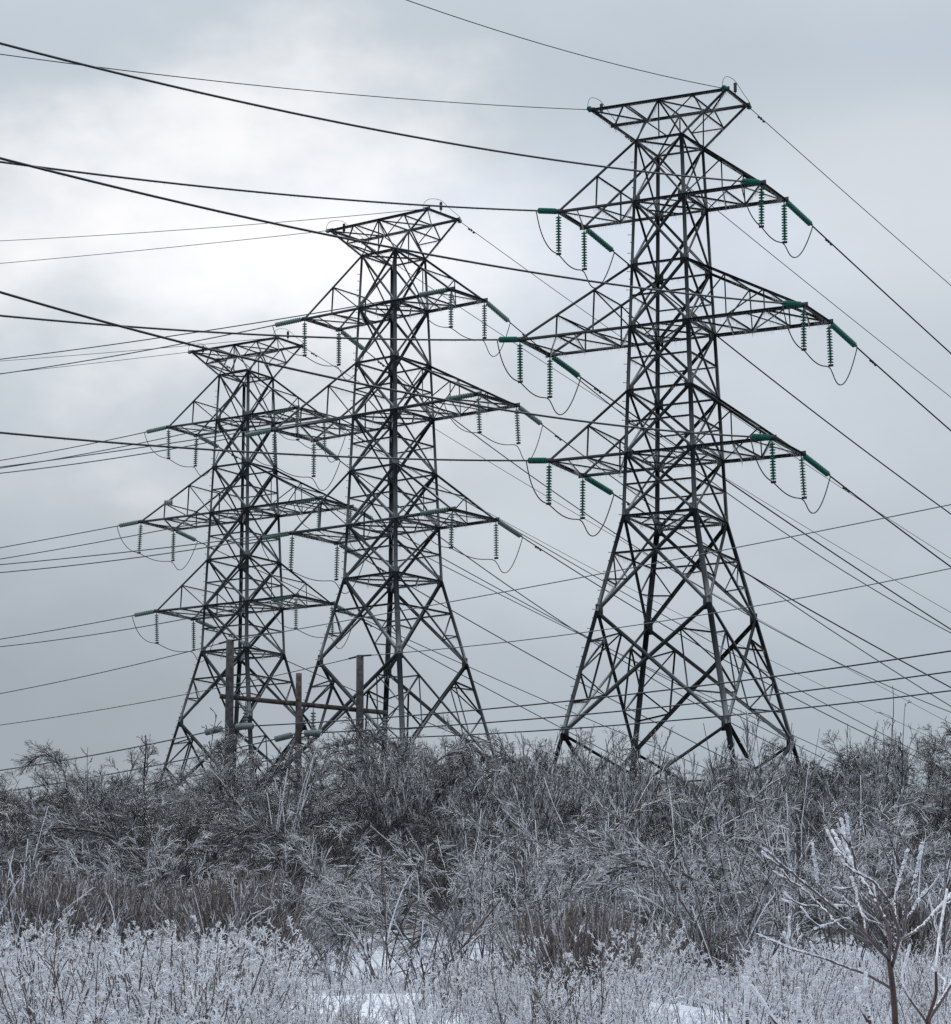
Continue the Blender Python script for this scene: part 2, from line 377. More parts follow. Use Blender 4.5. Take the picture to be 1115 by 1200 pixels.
        B(mb, e_, m8, .13, ice=False); B(mb, f_, m8, .13, ice=False); B(mb, m8, lerp(e_, g_, .8), .09, ice=False); B(mb, m8, lerp(f_, h_, .8), .09, ice=False)
        B(mb, lerp(e_, g_, .36), m8+Q([0,0,-.12]), .08); B(mb, lerp(f_, h_, .36), m8+Q([0,0,-.12]), .08)
        mb.build('face_bracing', steel, root)
    # level frames (plan bracing)
    for i in (0, 1, 3, 5, 6):
        mb = MB(); B(mb, cn(-1,-1,i), cn(1,1,i), .075); B(mb, cn(1,-1,i)+Q([0,0,-.05]), cn(-1,1,i)+Q([0,0,-.05]), .075)
        if i: 
            a, b = half(i)
            B(mb, (-a,0,-ZL[i]-.03), (0,b,-ZL[i]-.03), .06); B(mb, (0,b,-ZL[i]-.03), (a,0,-ZL[i]-.03), .06)
            B(mb, (a,0,-ZL[i]-.03), (0,-b,-ZL[i]-.03), .06); B(mb, (0,-b,-ZL[i]-.03), (-a,0,-ZL[i]-.03), .06)
        mb.build('level_frame', steel, root)
    mb = MB()
    B(mb, cn(-1,-1,7), cn(1,1,7), .09, ice=False); B(mb, cn(1,-1,7)+Q([0,0,-.05]), cn(-1,1,7)+Q([0,0,-.05]), .09, ice=False)
    # crossarms
    for l in (1, 3, 5):
        AL, BL = ARM[l]; nb = 3 if l == 3 else 2
        for sa in (-1, 1):
            ch = MB(); la = MB(); z = -ZL[l]
            tip = {sb: Q([sa*AL, sb*BL, z]) for sb in (-1, 1)}; rt = {sb: cn(sa, sb, l) for sb in (-1, 1)}; up = {sb: cn(sa, sb, l-1) for sb in (-1, 1)}
            for sb in (-1, 1):
                B(ch, rt[sb], tip[sb], .14, ice=True); ch.bar(up[sb], tip[sb], .12)
                if sb == -1 or True: fringe(up[sb], tip[sb], .12, .03, .12)
                for k in range(1, nb):
                    t = k/nb; pu = lerp(up[sb], tip[sb], t); pl = lerp(rt[sb], tip[sb], t)
                    B(la, pu, pl, .06, ice=False); B(la, pu, lerp(rt[sb], tip[sb], (k-1)/nb), .065)
                ch.box(tip[sb], (.42, .04, .22), ((1,0,0),(0,1,0),(0,0,1)))
            B(ch, tip[-1], tip[1], .14, ice=True)
            B(la, lerp(rt[-1], tip[-1], .0), lerp(rt[1], tip[1], 1/nb), .07)
            for k in range(1, nb+1):
                t0 = (k-1)/nb; t1 = k/nb
                if k < nb: B(la, lerp(rt[-1], tip[-1], t1), lerp(rt[1], tip[1], t1), .065)
                a_, b_ = (-1, 1) if k % 2 else (1, -1)
                B(la, lerp(rt[a_], tip[a_], t0), lerp(rt[b_], tip[b_], t1), .07)
                B(la, lerp(rt[a_], tip[a_], t1)+Q([0,0,-.04]), lerp(rt[b_], tip[b_], (t0+t1)/2)+Q([0,0,-.04]), .055)
                if k < nb:
                    B(la, lerp(up[-1], tip[-1], t1), lerp(up[1], tip[1], t1), .055)
            o = ch.build('crossarm', steel, root); la.build('arm_lacing', steel, o)
    # the wide bridge carrying the earth wires
    AT, BT = ARM[0]; zt = -TOPZ; ch = MB(); la = MB()
    for sb in (-1, 1):
        L0, R0 = cn(-1, sb, 0), cn(1, sb, 0); TL, TR = Q([-AT, sb*BT, zt]), Q([AT, sb*BT, zt]); Mm = (TL+TR)/2
        B(ch, TL, TR, .12); B(ch, TL, L0, .12, ice=True); B(ch, TR, R0, .12, ice=True)
        B(la, Mm, L0, .085, ice=False); B(la, Mm, R0, .085, ice=False)
        for T, Z0 in ((TL, L0), (TR, R0)):
            a = lerp(T, Z0, .52); b = lerp(T, Mm, .48); c = lerp(Mm, Z0, .52)
            B(la, a, b, .06, ice=False); B(la, b, c, .06, ice=False); B(la, a, c, .06)
            ch.box(T, (.3, .04, .2), ((1,0,0),(0,1,0),(0,0,1)))
        B(la, Mm, Q([0, sb*HB[0], 0]), .05, ice=False)
    for t in (0, .26, .5, .74, 1): B(ch if t in (0, 1) else la, Q([-AT+2*AT*t, -BT, zt]), Q([-AT+2*AT*t, BT, zt]), .11 if t in (0, 1) else .06)
    for t0, t1 in ((0,.26),(.26,.5),(.5,.74),(.74,1)):
        s_ = 1 if t0 in (0, .5) else -1
        B(la, Q([-AT+2*AT*t0, -BT*s_, zt-.04]), Q([-AT+2*AT*t1, BT*s_, zt-.04]), .06)
    for sa in (-1, 1):
        a = [lerp(Q([sa*AT, sb*BT, zt]), cn(sa, sb, 0), .52) for sb in (-1, 1)]
        B(la, a[0], a[1], .06); B(la, a[0], cn(sa, 1, 0), .06)
        B(la, Q([sa*AT, BT, zt]), a[0], .06)
    o = ch.build('earth_wire_bridge', steel, root); la.build('bridge_lacing', steel, o)
    ic.build('icicle_fringe', M['ice'], root, kind='stuff')
    return root
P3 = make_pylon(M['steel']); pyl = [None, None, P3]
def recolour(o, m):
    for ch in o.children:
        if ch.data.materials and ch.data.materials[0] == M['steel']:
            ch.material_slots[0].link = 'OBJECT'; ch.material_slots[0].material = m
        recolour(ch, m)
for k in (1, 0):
    pyl[k] = copy_tree(P3); recolour(pyl[k], M['steel_haze_tint'])
LB = ['smallest lattice pylon, farthest back at left, little grey plate on its left arm',
      'haze-grey steel lattice pylon standing in the middle, second in height',
      'tallest, darkest and nearest lattice pylon, on the right, with dark green insulators']
def WM(k, a, b, z):
    x0, y0, z0, yaw = TW[k]; c, s = math.cos(yaw), math.sin(yaw)
    return Q([x0+a*c-b*s, y0+a*s+b*c, z0+z])
for k in range(3):
    x0, y0, z0, yaw = TW[k]; pyl[k].location = (x0, y0, z0); pyl[k].rotation_euler = (0, 0, yaw)
    tag(pyl[k], LB[k], 'pylon', 'steel lattice pylons')
# little number plate on the far pylon's left arm, its characters too far to read
npl = MB(); AL = ARM[3][0]; c0_ = lerp(cn(-1,-1,3), Q([-AL, -ARM[3][1], -ZL[3]]), .667)
npl.box(c0_+Q([.34, -.03, .95]), (.66, .02, .32), ((1,0,0),(0,1,0),(0,0,1))); pl_o = npl.build('number_plate', M['plate'], pyl[0])
ink = MB()
for i in range(4): ink.box(c0_+Q([.10+.155*i, -.045, .95]), (.05, .008, .2), ((1,0,0),(0,1,0),(0,0,1))); ink.box(c0_+Q([.13+.155*i, -.045, 1.03-.05*(i % 3)]), (.07, .008, .04), ((1,0,0),(0,1,0),(0,0,1)))
ink.build('plate_characters', M['ink'], pl_o)

# ---------------------------------------------------------------- insulators
def disc(mb, o, ax, r=.14, n=10):
    mb.lathe(o, ax, [(0, .03), (.012, .042), (.045, .048), (.052, r*.6), (.088, r), (.096, r*.96), (.075, r*.5), (.085, .03)], n)
def make_vertical(nd, gl):
    root = empty('insulator_string', (0,0,0)); g = MB(); f = MB(); s0 = .16
    f.tube([(0,0,0),(0,0,-s0)], .022, 5)
    for i in range(nd): disc(g, (0,0,-s0-i*.126), (0,0,-1))
    zb = -s0-nd*.126; f.tube([(0,0,-s0),(0,0,zb-.06)], .018, 5); f.box((0,0,zb-.1), (.22, .07, .10), ((1,0,0),(0,1,0),(0,0,1)))
    g.build('glass_discs', gl, root); f.build('end_fittings', M['fitting'], root); return root, zb-.1
def make_tension(L, gl, n_=None):
    """a strain string between yoke plates, along +X"""
    root = empty('insulator_string', (0,0,0)); g = MB(); f = MB()
    s0 = .22; s1 = L-.22; nd = int((s1-s0)/.138); st = (s1-s0)/nd
    f.tube([(0,0,0),(s0-.04,0,0)], .025, 5); f.box((s0-.05,0,0), (.06,.2,.03), ((1,0,0),(0,1,0),(0,0,1)))
    f.box((s1+.05,0,0), (.06,.2,.03), ((1,0,0),(0,1,0),(0,0,1))); f.tube([(s1+.04,0,0),(L,0,0)], .03, 5)
    for sy in (0,):
        f.tube([(s0-.04,sy,0),(s1+.04,sy,0)], .018, 5)
        for i in range(nd): disc(g, (s0+i*st, sy, 0), (1,0,0))
    g.build('glass_discs', gl, root); f.build('yoke_fittings', M['fitting'], root); return root
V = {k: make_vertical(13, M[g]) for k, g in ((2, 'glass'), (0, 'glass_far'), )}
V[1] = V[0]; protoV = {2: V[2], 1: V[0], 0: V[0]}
TL_IN, TL_OUT = {2: 1.75, 1: 2.15, 0: 1.95}, {2: 2.45, 1: 2.3, 0: 2.2}
protoT = {}
for k in (2, 1, 0):
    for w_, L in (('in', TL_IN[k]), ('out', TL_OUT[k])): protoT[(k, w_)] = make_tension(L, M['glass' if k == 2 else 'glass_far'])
used = set()
def inst(proto):
    if id(proto) not in used: used.add(id(proto)); return proto
    return copy_tree(proto)
SIDE = {-1: 'left', 1: 'right'}; LEV = {1: 'top', 3: 'middle', 5: 'bottom'}; NEAR = {-1: 'camera-side', 1: 'rear'}

# wires: [which end, pylon, arm level, side, front/back, direction x, y, slope, sag, length]
WIRES = [["in", 2, 0, -1, -1, -0.6, -0.8, -0.2422, 0.00093, 36.4], ["in", 2, 0, 1, -1, -0.6, -0.8, -0.165, 0.00222, 22.7], ["in", 2, 1, -1, -1, -0.6, -0.8, -0.2188, 0.001057, 34.3], ["in", 2, 1, 1, -1, -0.6, -0.8, -0.204, 0.001327, 45.5], ["in", 2, 3, -1, -1, -0.6, -0.8, -0.2101, 0.001183, 31.9], ["in", 2, 3, 1, -1, -0.6, -0.8, -0.1698, 0.001207, 47.3], ["in", 2, 5, -1, -1, -0.6, -0.8, -0.1706, 0.001012, 33.2], ["in", 2, 5, 1, -1, -0.6, -0.8, -0.1519, 0.001757, 45.3], ["in", 1, 0, -1, -1, -0.821, 0.571, 0.0771, 0.000353, 23.6], ["in", 1, 0, 1, -1, -0.821, 0.571, 0.0895, 0.00068, 29.9], ["in", 1, 1, -1, -1, -0.821, 0.571, -0.0261, 0.001383, 21.7], ["in", 1, 1, 1, -1, -0.821, 0.571, 0.0009, 0.000816, 31.0], ["in", 1, 3, -1, -1, -0.821, 0.571, -0.0593, 0.00322, 19.5], ["in", 1, 3, 1, -1, -0.821, 0.571, -0.0086, 0.000503, 32.4], ["in", 1, 5, -1, -1, -0.821, 0.571, -0.0373, 0.00186, 20.5], ["in", 1, 5, 1, -1, -0.821, 0.571, -0.0128, 0.000812, 30.5], ["in", 0, 0, -1, -1, -0.821, 0.571, 0.049, 0.0, 16.0], ["in", 0, 0, 1, -1, -0.821, 0.571, 0.0699, 0.0, 22.7], ["in", 0, 1, -1, -1, -0.821, 0.571, -0.051, 0.001803, 14.0], ["in", 0, 1, 1, -1, -0.821, 0.571, -0.0699, 0.00159, 24.0], ["in", 0, 3, -1, -1, -0.821, 0.571, -0.0367, 0.000177, 11.7], ["in", 0, 3, 1, -1, -0.821, 0.571, -0.0594, 0.000834, 25.5], ["in", 0, 5, -1, -1, -0.821, 0.571, -0.0718, 0.002156, 12.9], ["in", 0, 5, 1, -1, -0.821, 0.571, -0.0907, 0.002105, 23.6], ["out", 2, 1, 1, 1, 0.616, 0.788, -0.2933, 0.0, 14.5], ["out", 2, 3, 1, 1, 0.616, 0.788, -0.3428, 0.005728, 10.5], ["out", 2, 5, 1, 1, 0.616, 0.788, -0.2663, 0.001095, 12.9], ["out", 2, 1, -1, 1, 0.616, 0.788, -0.2854, 0.001004, 33.0], ["out", 2, 3, -1, 1, 0.616, 0.788, -0.256, 0.00074, 36.1], ["out", 2, 5, -1, 1, 0.616, 0.788, -0.2094, 0.000674, 32.9], ["out", 2, 0, 1, 1, 0.616, 0.788, -0.2569, 0.0, 18.0], ["out", 2, 0, -1, 1, 0.616, 0.788, -0.2485, 0.000382, 30.4], ["out", 1, 1, 1, 1, 0.616, 0.788, -0.3412, 0.002036, 47.3], ["out", 1, 3, 1, 1, 0.616, 0.788, -0.2964, 0.001011, 43.4], ["out", 1, 5, 1, 1, 0.616, 0.788, -0.2648, 0.001492, 45.6], ["out", 1, 1, -1, 1, 0.616, 0.788, -0.3427, 0.001922, 64.4], ["out", 1, 3, -1, 1, 0.616, 0.788, -0.3682, 0.002106, 67.0], ["out", 1, 5, -1, 1, 0.616, 0.788, -0.2556, 0.000861, 64.0], ["out", 1, 0, 1, 1, 0.616, 0.788, -0.2416, 0.000557, 50.7], ["out", 1, 0, -1, 1, 0.616, 0.788, -0.2277, 0.000498, 62.1], ["out", 0, 1, 1, 1, 0.616, 0.788, -0.2303, 0.0, 74.9], ["out", 0, 3, 1, 1, 0.616, 0.788, -0.2199, 0.0, 45.4], ["out", 0, 5, 1, 1, 0.616, 0.788, -0.3672, 0.003973, 26.8], ["out", 0, 1, -1, 1, 0.616, 0.788, -0.2083, 0.0, 92.7], ["out", 0, 3, -1, 1, 0.616, 0.788, -0.1917, 0.0, 95.6], ["out", 0, 5, -1, 1, 0.616, 0.788, -0.1927, 0.0, 92.4], ["out", 0, 0, 1, 1, 0.616, 0.788, -0.2304, 2e-05, 78.2], ["out", 0, 0, -1, 1, 0.616, 0.788, -0.2123, 0.0, 90.1]]
WFIX = {('out',2,3,1,1): (-.30,.001), ('in',1,3,-1,-1): (-.035,.0019), ('out',0,5,1,1): (-.24,.0004), ('in',0,5,-1,-1): (-.06,.0012)}
ends = {}
def dampers(mb, p, d, u=.16):
    d = d/np.linalg.norm(d); q = p+Q([0,0,-.07]); mb.box(p+Q([0,0,-.03]), (.08,.07,.12), ((1,0,0),(0,1,0),(0,0,1)))
    mb.tube([q-d*.22, q+d*.22], .012, 4); mb.tube([q-d*.26, q-d*.14], .04, 6); mb.tube([q+d*.14, q+d*.26], .04, 6)
for (wh, k, l, sa, sb, dx, dy, m, q, sm) in WIRES:
    m, q = WFIX.get((wh, k, l, sa, sb), (m, q)); q = max(q, .0004); n_ = math.hypot(dx, dy); dx /= n_; dy /= n_
    A_, B_ = ARM[l]; P = WM(k, sa*A_, sb*B_, -(TOPZ if l == 0 else ZL[l])); f = lambda s: P+Q([dx*s, dy*s, m*s+q*s*s])
    s0 = 0.0
    pyn = TN[k]
    if l:
        L = (TL_IN if wh == 'in' else TL_OUT)[k]; s0 = L/math.sqrt(1+m*m); E = f(s0); d = E-P
        o = inst(protoT[(k, wh)]); o.location = P
        o.rotation_euler = Vector(d).to_track_quat('X', 'Z').to_euler()
        hue = 'dark green' if k == 2 else 'grey-green'
        tag(o, '%s slanting string pulling %s from the %s %s arm of the %s' % (hue, 'left' if wh == 'in' else 'right', LEV[l], SIDE[sa], pyn), 'insulator', 'slanting tension insulator strings')
        ends[(k, l, sa, wh)] = E
    else: s0 = .16
    S = sm*1.3+8; n = max(14, int(S/1.6)); ss = np.linspace(s0, S, n)
    pts = [f(s) for s in ss]; mb = MB()
    r = (.036 if l else .019) if k == 2 else (.030 if l else .018)
    if k == 2 and wh == 'in' and l: r = .042
    mb.tube(pts, r, 6)
    root = empty('power_line', tuple(P), 0); 
    for v in range(len(mb.v)): mb.v[v] = mb.v[v]-P
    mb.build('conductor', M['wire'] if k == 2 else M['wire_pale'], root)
    dm = MB(); dampers(dm, f(s0+(1.3 if l else 1.0))-P, f(s0+2)-f(s0+1))
    if wh == 'out': dm.build('vibration_damper', M['fitting'], root)
    if wh == 'in' and k == 2 and l:
        ic = MB(); R = random.Random(k*9+l)
        for i in range(int((S-s0)*9)):
            s = s0+(S-s0)*R.random(); ic.spike(f(s)-P+Q([0,0,-r*.8]), 0.03+.08*R.random()**2, .008)
        ic.build('icicle_fringe', M['ice'], root, kind='stuff')
    what = ('thin earth wire' if l == 0 else 'iced conductor')
    tag(root, '%s running %s from the %s of the %s' % (what, 'left' if wh == 'in' else 'right',
        (SIDE[sa]+' head end' if l == 0 else '%s %s arm' % (LEV[l], SIDE[sa])), pyn), 'power line', 'earth wires on the pylon heads' if l == 0 else 'conductors on the pylon arms')
# hanging strings and jumpers
for k in range(3):
    for l in (1, 3, 5):
        for sa in (-1, 1):
            A_, B_ = ARM[l]; bots = []
            for sb in (-1, 1):
                P = WM(k, sa*A_, sb*B_, -ZL[l]-.05); pr, zb = protoV[k]; o = inst(pr); o.location = P
                tx, ty = (rs.uniform(-.05,.05), rs.uniform(-.04,.04)); o.rotation_euler = (tx, ty, TW[k][3])
                tag(o, '%s string hanging from %s corner of %s %s arm of %s' % ('dark green' if k == 2 else 'grey-green', NEAR[sb], LEV[l], SIDE[sa], TN[k]), 'insulator', 'hanging insulator strings')
                Mx = o.rotation_euler.to_matrix() @ Vector((0,0,zb)); bots.append(P+Q([Mx.x, Mx.y, Mx.z]))
            E1, E2 = ends[(k, l, sa, 'in')], ends[(k, l, sa, 'out')]
            def seg(a, b, sag, n=14, pw=1.0, sk=1.0):
                r_ = []
                for i in range(n+1):
                    t = i/n; x = t**sk; h = 4*x*(1-x)
                    r_.append(a+(b-a)*t+Q([0,0,-sag*h]))
                return r_
            v1 = rs.uniform(.85, 1.15)
            pts = seg(E1, bots[0], .62*v1, 14, 1, .72)[:-1]+seg(bots[0], bots[1], .28*v1, 10)[:-1]+seg(bots[1], E2, 1.15*v1, 16, 1, .8)
            # round the corners a little
            P_ = np.array(pts)
            for _ in range(2): P_[1:-1] = P_[1:-1]*.5+(P_[:-2]+P_[2:])*.25
            mb = MB(); mb.tube(P_, .027 if k == 2 else .022, 6)
            mb.build('jumper_cable', M['jumper'], None, label='dark looping jumper cable under the %s %s arm of the %s' % (LEV[l], SIDE[sa], TN[k]), cat='cable', group='jumper cables under the pylon arms')
    for sa in (-1, 1):     # earth wire ends: glass disc, bonding loop and arrester
        A_, B_ = ARM[0]; z = -TOPZ
        root = empty('surge_arrester', tuple(WM(k, sa*A_, 0, z)), TW[k][3]); b_ = MB(); c_ = MB()
        b_.lathe((.0,-.15,.62), (0,0,-1), [(0,.02),(.02,.07)]+[(.04+.04*i, .085 if i % 2 else .065) for i in range(10)]+[(.46,.02)], 8); b_.build('ribbed_housing', M['fitting'], root)
        c_.tube([(0,-.15,.16),(0,-.15,0)], .02, 5); c_.build('bracket', M['fitting'], root)
        tag(root, 'small upright ribbed arrester on the %s head end of the %s' % (SIDE[sa], TN[k]), 'arrester', 'arresters on the pylon heads')
        P0, P1 = WM(k, sa*A_, -B_, z), WM(k, sa*A_, B_, z); dI = Q([-.6,-.8,0]) if k == 2 else Q([-.82,.57,0])
        a = P0+dI*.30; b = P1+Q([.616,.788,-.2])*.32; top = WM(k, sa*A_, -.15, z+.72)
        pts = [a, a+Q([0,0,.35]), a*.7+top*.3+Q([0,0,.45]), top*.8+a*.2+Q([0,0,.15]), top, top*.7+b*.3+Q([0,0,.05]), top*.35+b*.65+Q([0,0,.1]), b+Q([0,0,.25]), b]
        P_ = [np.array(pts[0])]
        for i in range(len(pts)-1):
            for t in (.25, .5, .75, 1): P_.append(lerp(pts[i], pts[i+1], t))
        P_ = np.array(P_)
        for _ in range(5): P_[1:-1] = P_[1:-1]*.4+(P_[:-2]+P_[2:])*.3
        mb = MB(); mb.tube(P_, .013, 5)
        mb.build('bonding_cable', M['jumper'], None, label='thin looped bonding cable over the %s head end of the %s' % (SIDE[sa], TN[k]), cat='cable', group='bonding loops on the pylon heads')
        for j, (pp, dd) in enumerate(((P0, dI), (P1, Q([.616,.788,-.2])))):
            r0 = empty('earth_wire_clamp', tuple(pp)); g = MB(); disc(g, dd*.08, dd, .13, 8); disc(g, dd*.16, dd, .11, 8); g.build('glass_disc', M['glass' if k == 2 else 'glass_grey'], r0)
            h = MB(); h.tube([dd*0, dd*.34], .03, 5); h.build('clamp_body', M['fitting'], r0)
            tag(r0, 'earth wire clamp at the %s corner of the %s head end of %s' % (NEAR[-1 if j == 0 else 1], SIDE[sa], TN[k]), 'clamp', 'earth wire clamps')

# ---------------------------------------------------------------- wooden three-pole structure
PO = [(-8.45, 105.0, 15.95, .135, 'wood', 'leftmost and tallest of three bare wooden poles, grey'), (-6.19, 106.9, 15.05, .105, 'wood_red', 'shortest of three wooden poles, reddish, in the middle'),
      (-4.12, 108.6, 15.93, .13, 'wood', 'grey wooden pole at the right of three, in front of the middle pylon')]
for (x, y, zt, r, m, lb) in PO:
    mb = MB(); zb = float(hill(x, y))-.6; mb.tube([(0,0,zb-zt+(-zb+zt)*t) for t in np.linspace(0, 1, 7)], [r*(1.22-.22*t) for t in np.linspace(0, 1, 7)], 14)
    o = mb.build('utility_pole', M[m], None, label=lb, cat='pole', group='wooden poles'); o.location = (x, y, zt)
    for p in o.data.polygons: p.use_smooth = len(p.vertices) == 4
pd = Q([-4.12+8.45, 3.6, 0]); pd /= np.linalg.norm(pd); pn = Q([pd[1], -pd[0], 0])
c = Q([-8.45, 105.0, 14.0])-pn*.0
mb = MB(); a_ = -.24; b_ = 6.98; mb.box(pd*(a_+b_)/2+pn*.19*-1, (b_-a_, .12, .15), (pd, pn, Q([0,0,1])))
o = mb.build('crossbeam', M['beam'], None, label='long brown timber crossbeam bolted across the three wooden poles', cat='beam'); o.location = c
LD = Q([.7413, -.6712, 0])
def strain(P, d, L, lab):
    root = empty('strain_insulator', tuple(P)); g = MB(); f = MB(); nd = 8; st = (L-.35)/nd
    for i in range(nd): g.lathe(d*(.25+i*st), d, [(0,.04),(.012,.108),(.036,.118),(.046,.05),(st-.002,.04)], 10)
    f.tube([d*0, d*(L)], .02, 5); g.build('bell_discs', M['glass_grey'], root); f.build('end_fittings', M['fitting'], root)
    tag(root, lab, 'insulator', 'strain insulators on the wooden poles'); return P+d*L
PH = ['leftmost wooden pole', 'middle wooden pole', 'right wooden pole']
coef = {('R',0): (-.0532,.001414,29.4), ('R',1): (-.055,.00144,27), ('R',2): (-.0613,.00154,25), ('L',0): (-.0741,.00237,12.5), ('L',1): (-.09,.0022,14), ('L',2): (-.095,.0022,16)}
for i, (x, y, zt, r, m, lb) in enumerate(PO):
    P = Q([x, y, 12.93])
    for sd_, d in (('R', LD), ('L', -LD)):
        m_, q_, sm = coef[(sd_, i)]; P0 = P+d*r; dd = d+Q([0,0,m_]); E = strain(P0, dd, 1.15, 'grey bell insulator on the %s side of the %s' % ({'R': 'right', 'L': 'left'}[sd_], PH[i]))
        ss = np.linspace(1.15, sm*1.35, 20); pts = [d*s+Q([0,0,m_*s+q_*s*s]) for s in ss]
        mb = MB(); mb.tube(pts, .024, 6); o = mb.build('power_line', M['wire'] if sd_ == 'R' else M['wire_pale'], None, label='dark distribution wire running %s from the %s' % ({'R': 'right', 'L': 'left'}[sd_], PH[i]), cat='power line', group='distribution wires from the wooden poles'); o.location = P0
    # hanging jumper string beside the pole
    t = (.82+i*2.9) if i < 2 else 6.9
    H = c+pd*t+Q([0,0,-.1])+pn*-.19
    root = empty('insulator_string', tuple(H)); g = MB(); f = MB()
    for j in range(7): g.lathe((0,0,-.12-.11*j), (0,0,-1), [(0,.03),(.03,.05),(.05,.105),(.07,.1),(.10,.03)], 8)
    f.tube([(0,0,0),(0,0,-1.0)], .016, 5); g.build('bell_discs', M['glass_grey'], root); f.build('end_fittings', M['fitting'], root)
    tag(root, 'thin grey insulator string hanging from the crossbeam right of the %s' % PH[i], 'insulator', 'insulator strings under the crossbeam')
    a = P-LD*1.2; b = P+LD*1.2; mm = H+Q([0,0,-1.0]); pts = []
    for s in np.linspace(0, 1, 20): pts.append((1-s)**2*a+2*s*(1-s)*(mm*1.0+Q([0,0,-.1]))+s*s*b)
    mb = MB(); mb.tube(pts, .016, 5); mb.build('jumper_cable', M['jumper'], None, label='thin jumper wire looping round the %s' % PH[i], cat='cable', group='jumper wires on the wooden poles')
for (i, sd_, d, m_, q_, sm) in ((0,'right',LD,.0142,.000445,29.4), (0,'left',-LD,-.0812,.00208,12.4), (2,'right',LD,-.0468,.00214,25), (2,'left',-LD,-.0747,.00186,20)):
    x, y, zt = PO[i][:3]; P = Q([x, y, zt-.03]); ss = np.linspace(.05, sm*1.35, 24)
    mb = MB(); mb.tube([d*s+Q([0,0,m_*s+q_*s*s]) for s in ss], .017, 5)
    root = empty('power_line', tuple(P)); 
    o = mb.build('conductor', M['wire_pale'], root)
    k_ = MB(); k_.tube([d*.1, d*.55+Q([0,0,m_*.5])], .035, 6); k_.build('dead_end_grip', M['fitting'], root)
    tag(root, 'pale overhead wire running %s from the top of the %s' % (sd_, PH[i]), 'power line', 'wires on the wooden pole tops')

# ---------------------------------------------------------------- vegetation
def grow(start, dirs, L, K, droop, wander, g):
    n = len(start); P = np.zeros((n, K, 3)); P[:, 0] = start; d = dirs/np.linalg.norm(dirs, axis=1)[:, None]; st = (L/(K-1))[:, None]
    for k in range(1, K):
        P[:, k] = P[:, k-1]+d*st
        d = d+Q([0,0,-1.])*droop*st*2+g.randn(n, 3)*wander; d /= np.linalg.norm(d, axis=1)[:, None]
    return P
def child(P, n, t0, t1, ang, L0, K, droop, wander, g, up=0.0, taper=.5):
    N_, K0, _ = P.shape; idx = np.repeat(np.arange(N_), n); t = g.uniform(t0, t1, len(idx))*(K0-1); i = np.minimum(t.astype(int), K0-2); f = (t-i)[:, None]
    A = P[idx, i]; B_ = P[idx, i+1]; S = A+(B_-A)*f; T = B_-A; T /= np.linalg.norm(T, axis=1)[:, None]+1e-9
    R = g.randn(len(idx), 3); R -= T*(R*T).sum(1)[:, None]; R /= np.linalg.norm(R, axis=1)[:, None]
    a = g.normal(ang, ang*.25, len(idx))[:, None]; d = T*np.cos(a)+R*np.sin(a)+Q([0,0,up])
    L = L0*g.uniform(.55, 1.25, len(idx))*(1-taper*t/(K0-1)); return grow(S, d, L, K, droop, wander, g)
def tubes(P, r0, r1, g=None, sides=3, blob=0.0):
    """tapered prisms along (N,K,3) -> verts, quads"""
    N_, K, _ = P.shape; T = np.gradient(P, axis=1); T /= np.linalg.norm(T, axis=2)[..., None]+1e-9
    ref = np.zeros_like(T); ref[...] = (.31, .22, .92); m = (np.abs((T*ref).sum(2)) > .93); ref[m] = (1, .1, 0)
    U = np.cross(T, ref); U /= np.linalg.norm(U, axis=2)[..., None]; W = np.cross(T, U)
    R = np.linspace(r0, r1, K)[None].repeat(N_, 0)
    if g is not None: R = R*g.uniform(.75, 1.3, (N_, 1))
    if blob: R = R*(1+blob*g.randn(N_, K)).clip(.5, 1.9)
    a = np.arange(sides)*2*math.pi/sides
    Vv = P[:, :, None]+(U[:, :, None]*np.cos(a)[None, None, :, None]+W[:, :, None]*np.sin(a)[None, None, :, None])*R[:, :, None, None]
    base = (np.arange(N_)*K*sides)[:, None, None]+(np.arange(K-1)*sides)[None, :, None]; j = np.arange(sides)[None, None]; j2 = (j+1) % sides
    F = np.stack([base+j, base+j2, base+j2+sides, base+j+sides], -1).reshape(-1, 4)
    return Vv.reshape(-1, 3), F
def tmesh(name, parts):
    """parts: list of (P, r0, r1, sides, blob)"""
    Vs, Fs, n = [], [], 0; g = np.random.RandomState(1)
    for p in parts:
        v, f = tubes(p[0], p[1], p[2], g, p[3], p[4] if len(p) > 4 else 0); Vs.append(v); Fs.append(f+n); n += len(v)
    return mesh_np(name, np.concatenate(Vs), [np.concatenate(Fs)])
def fan(n, spread, g, h, K, droop, wander, base=.12, var=.25):
    a = g.uniform(0, 2*math.pi, n); s = np.abs(g.normal(0, spread, n)); st = np.stack([np.cos(a)*base*g.uniform(0,1,n)**.5, np.sin(a)*base*g.uniform(0,1,n)**.5, np.full(n, -.12)], 1)
    d = np.stack([np.cos(a)*np.sin(s), np.sin(a)*np.sin(s), np.cos(s)], 1); return grow(st, d, h*g.uniform(1-var, 1+var, n), K, droop, wander, g)
def shrub(name, A, B_, ma, mb_):
    """A: thick branches, B: fine twigs"""
    r = empty(name, (0,0,-500)); obj('branches', tmesh('branches', A), ma, r); obj('twigs', tmesh('twigs', B_), mb_, r); return r
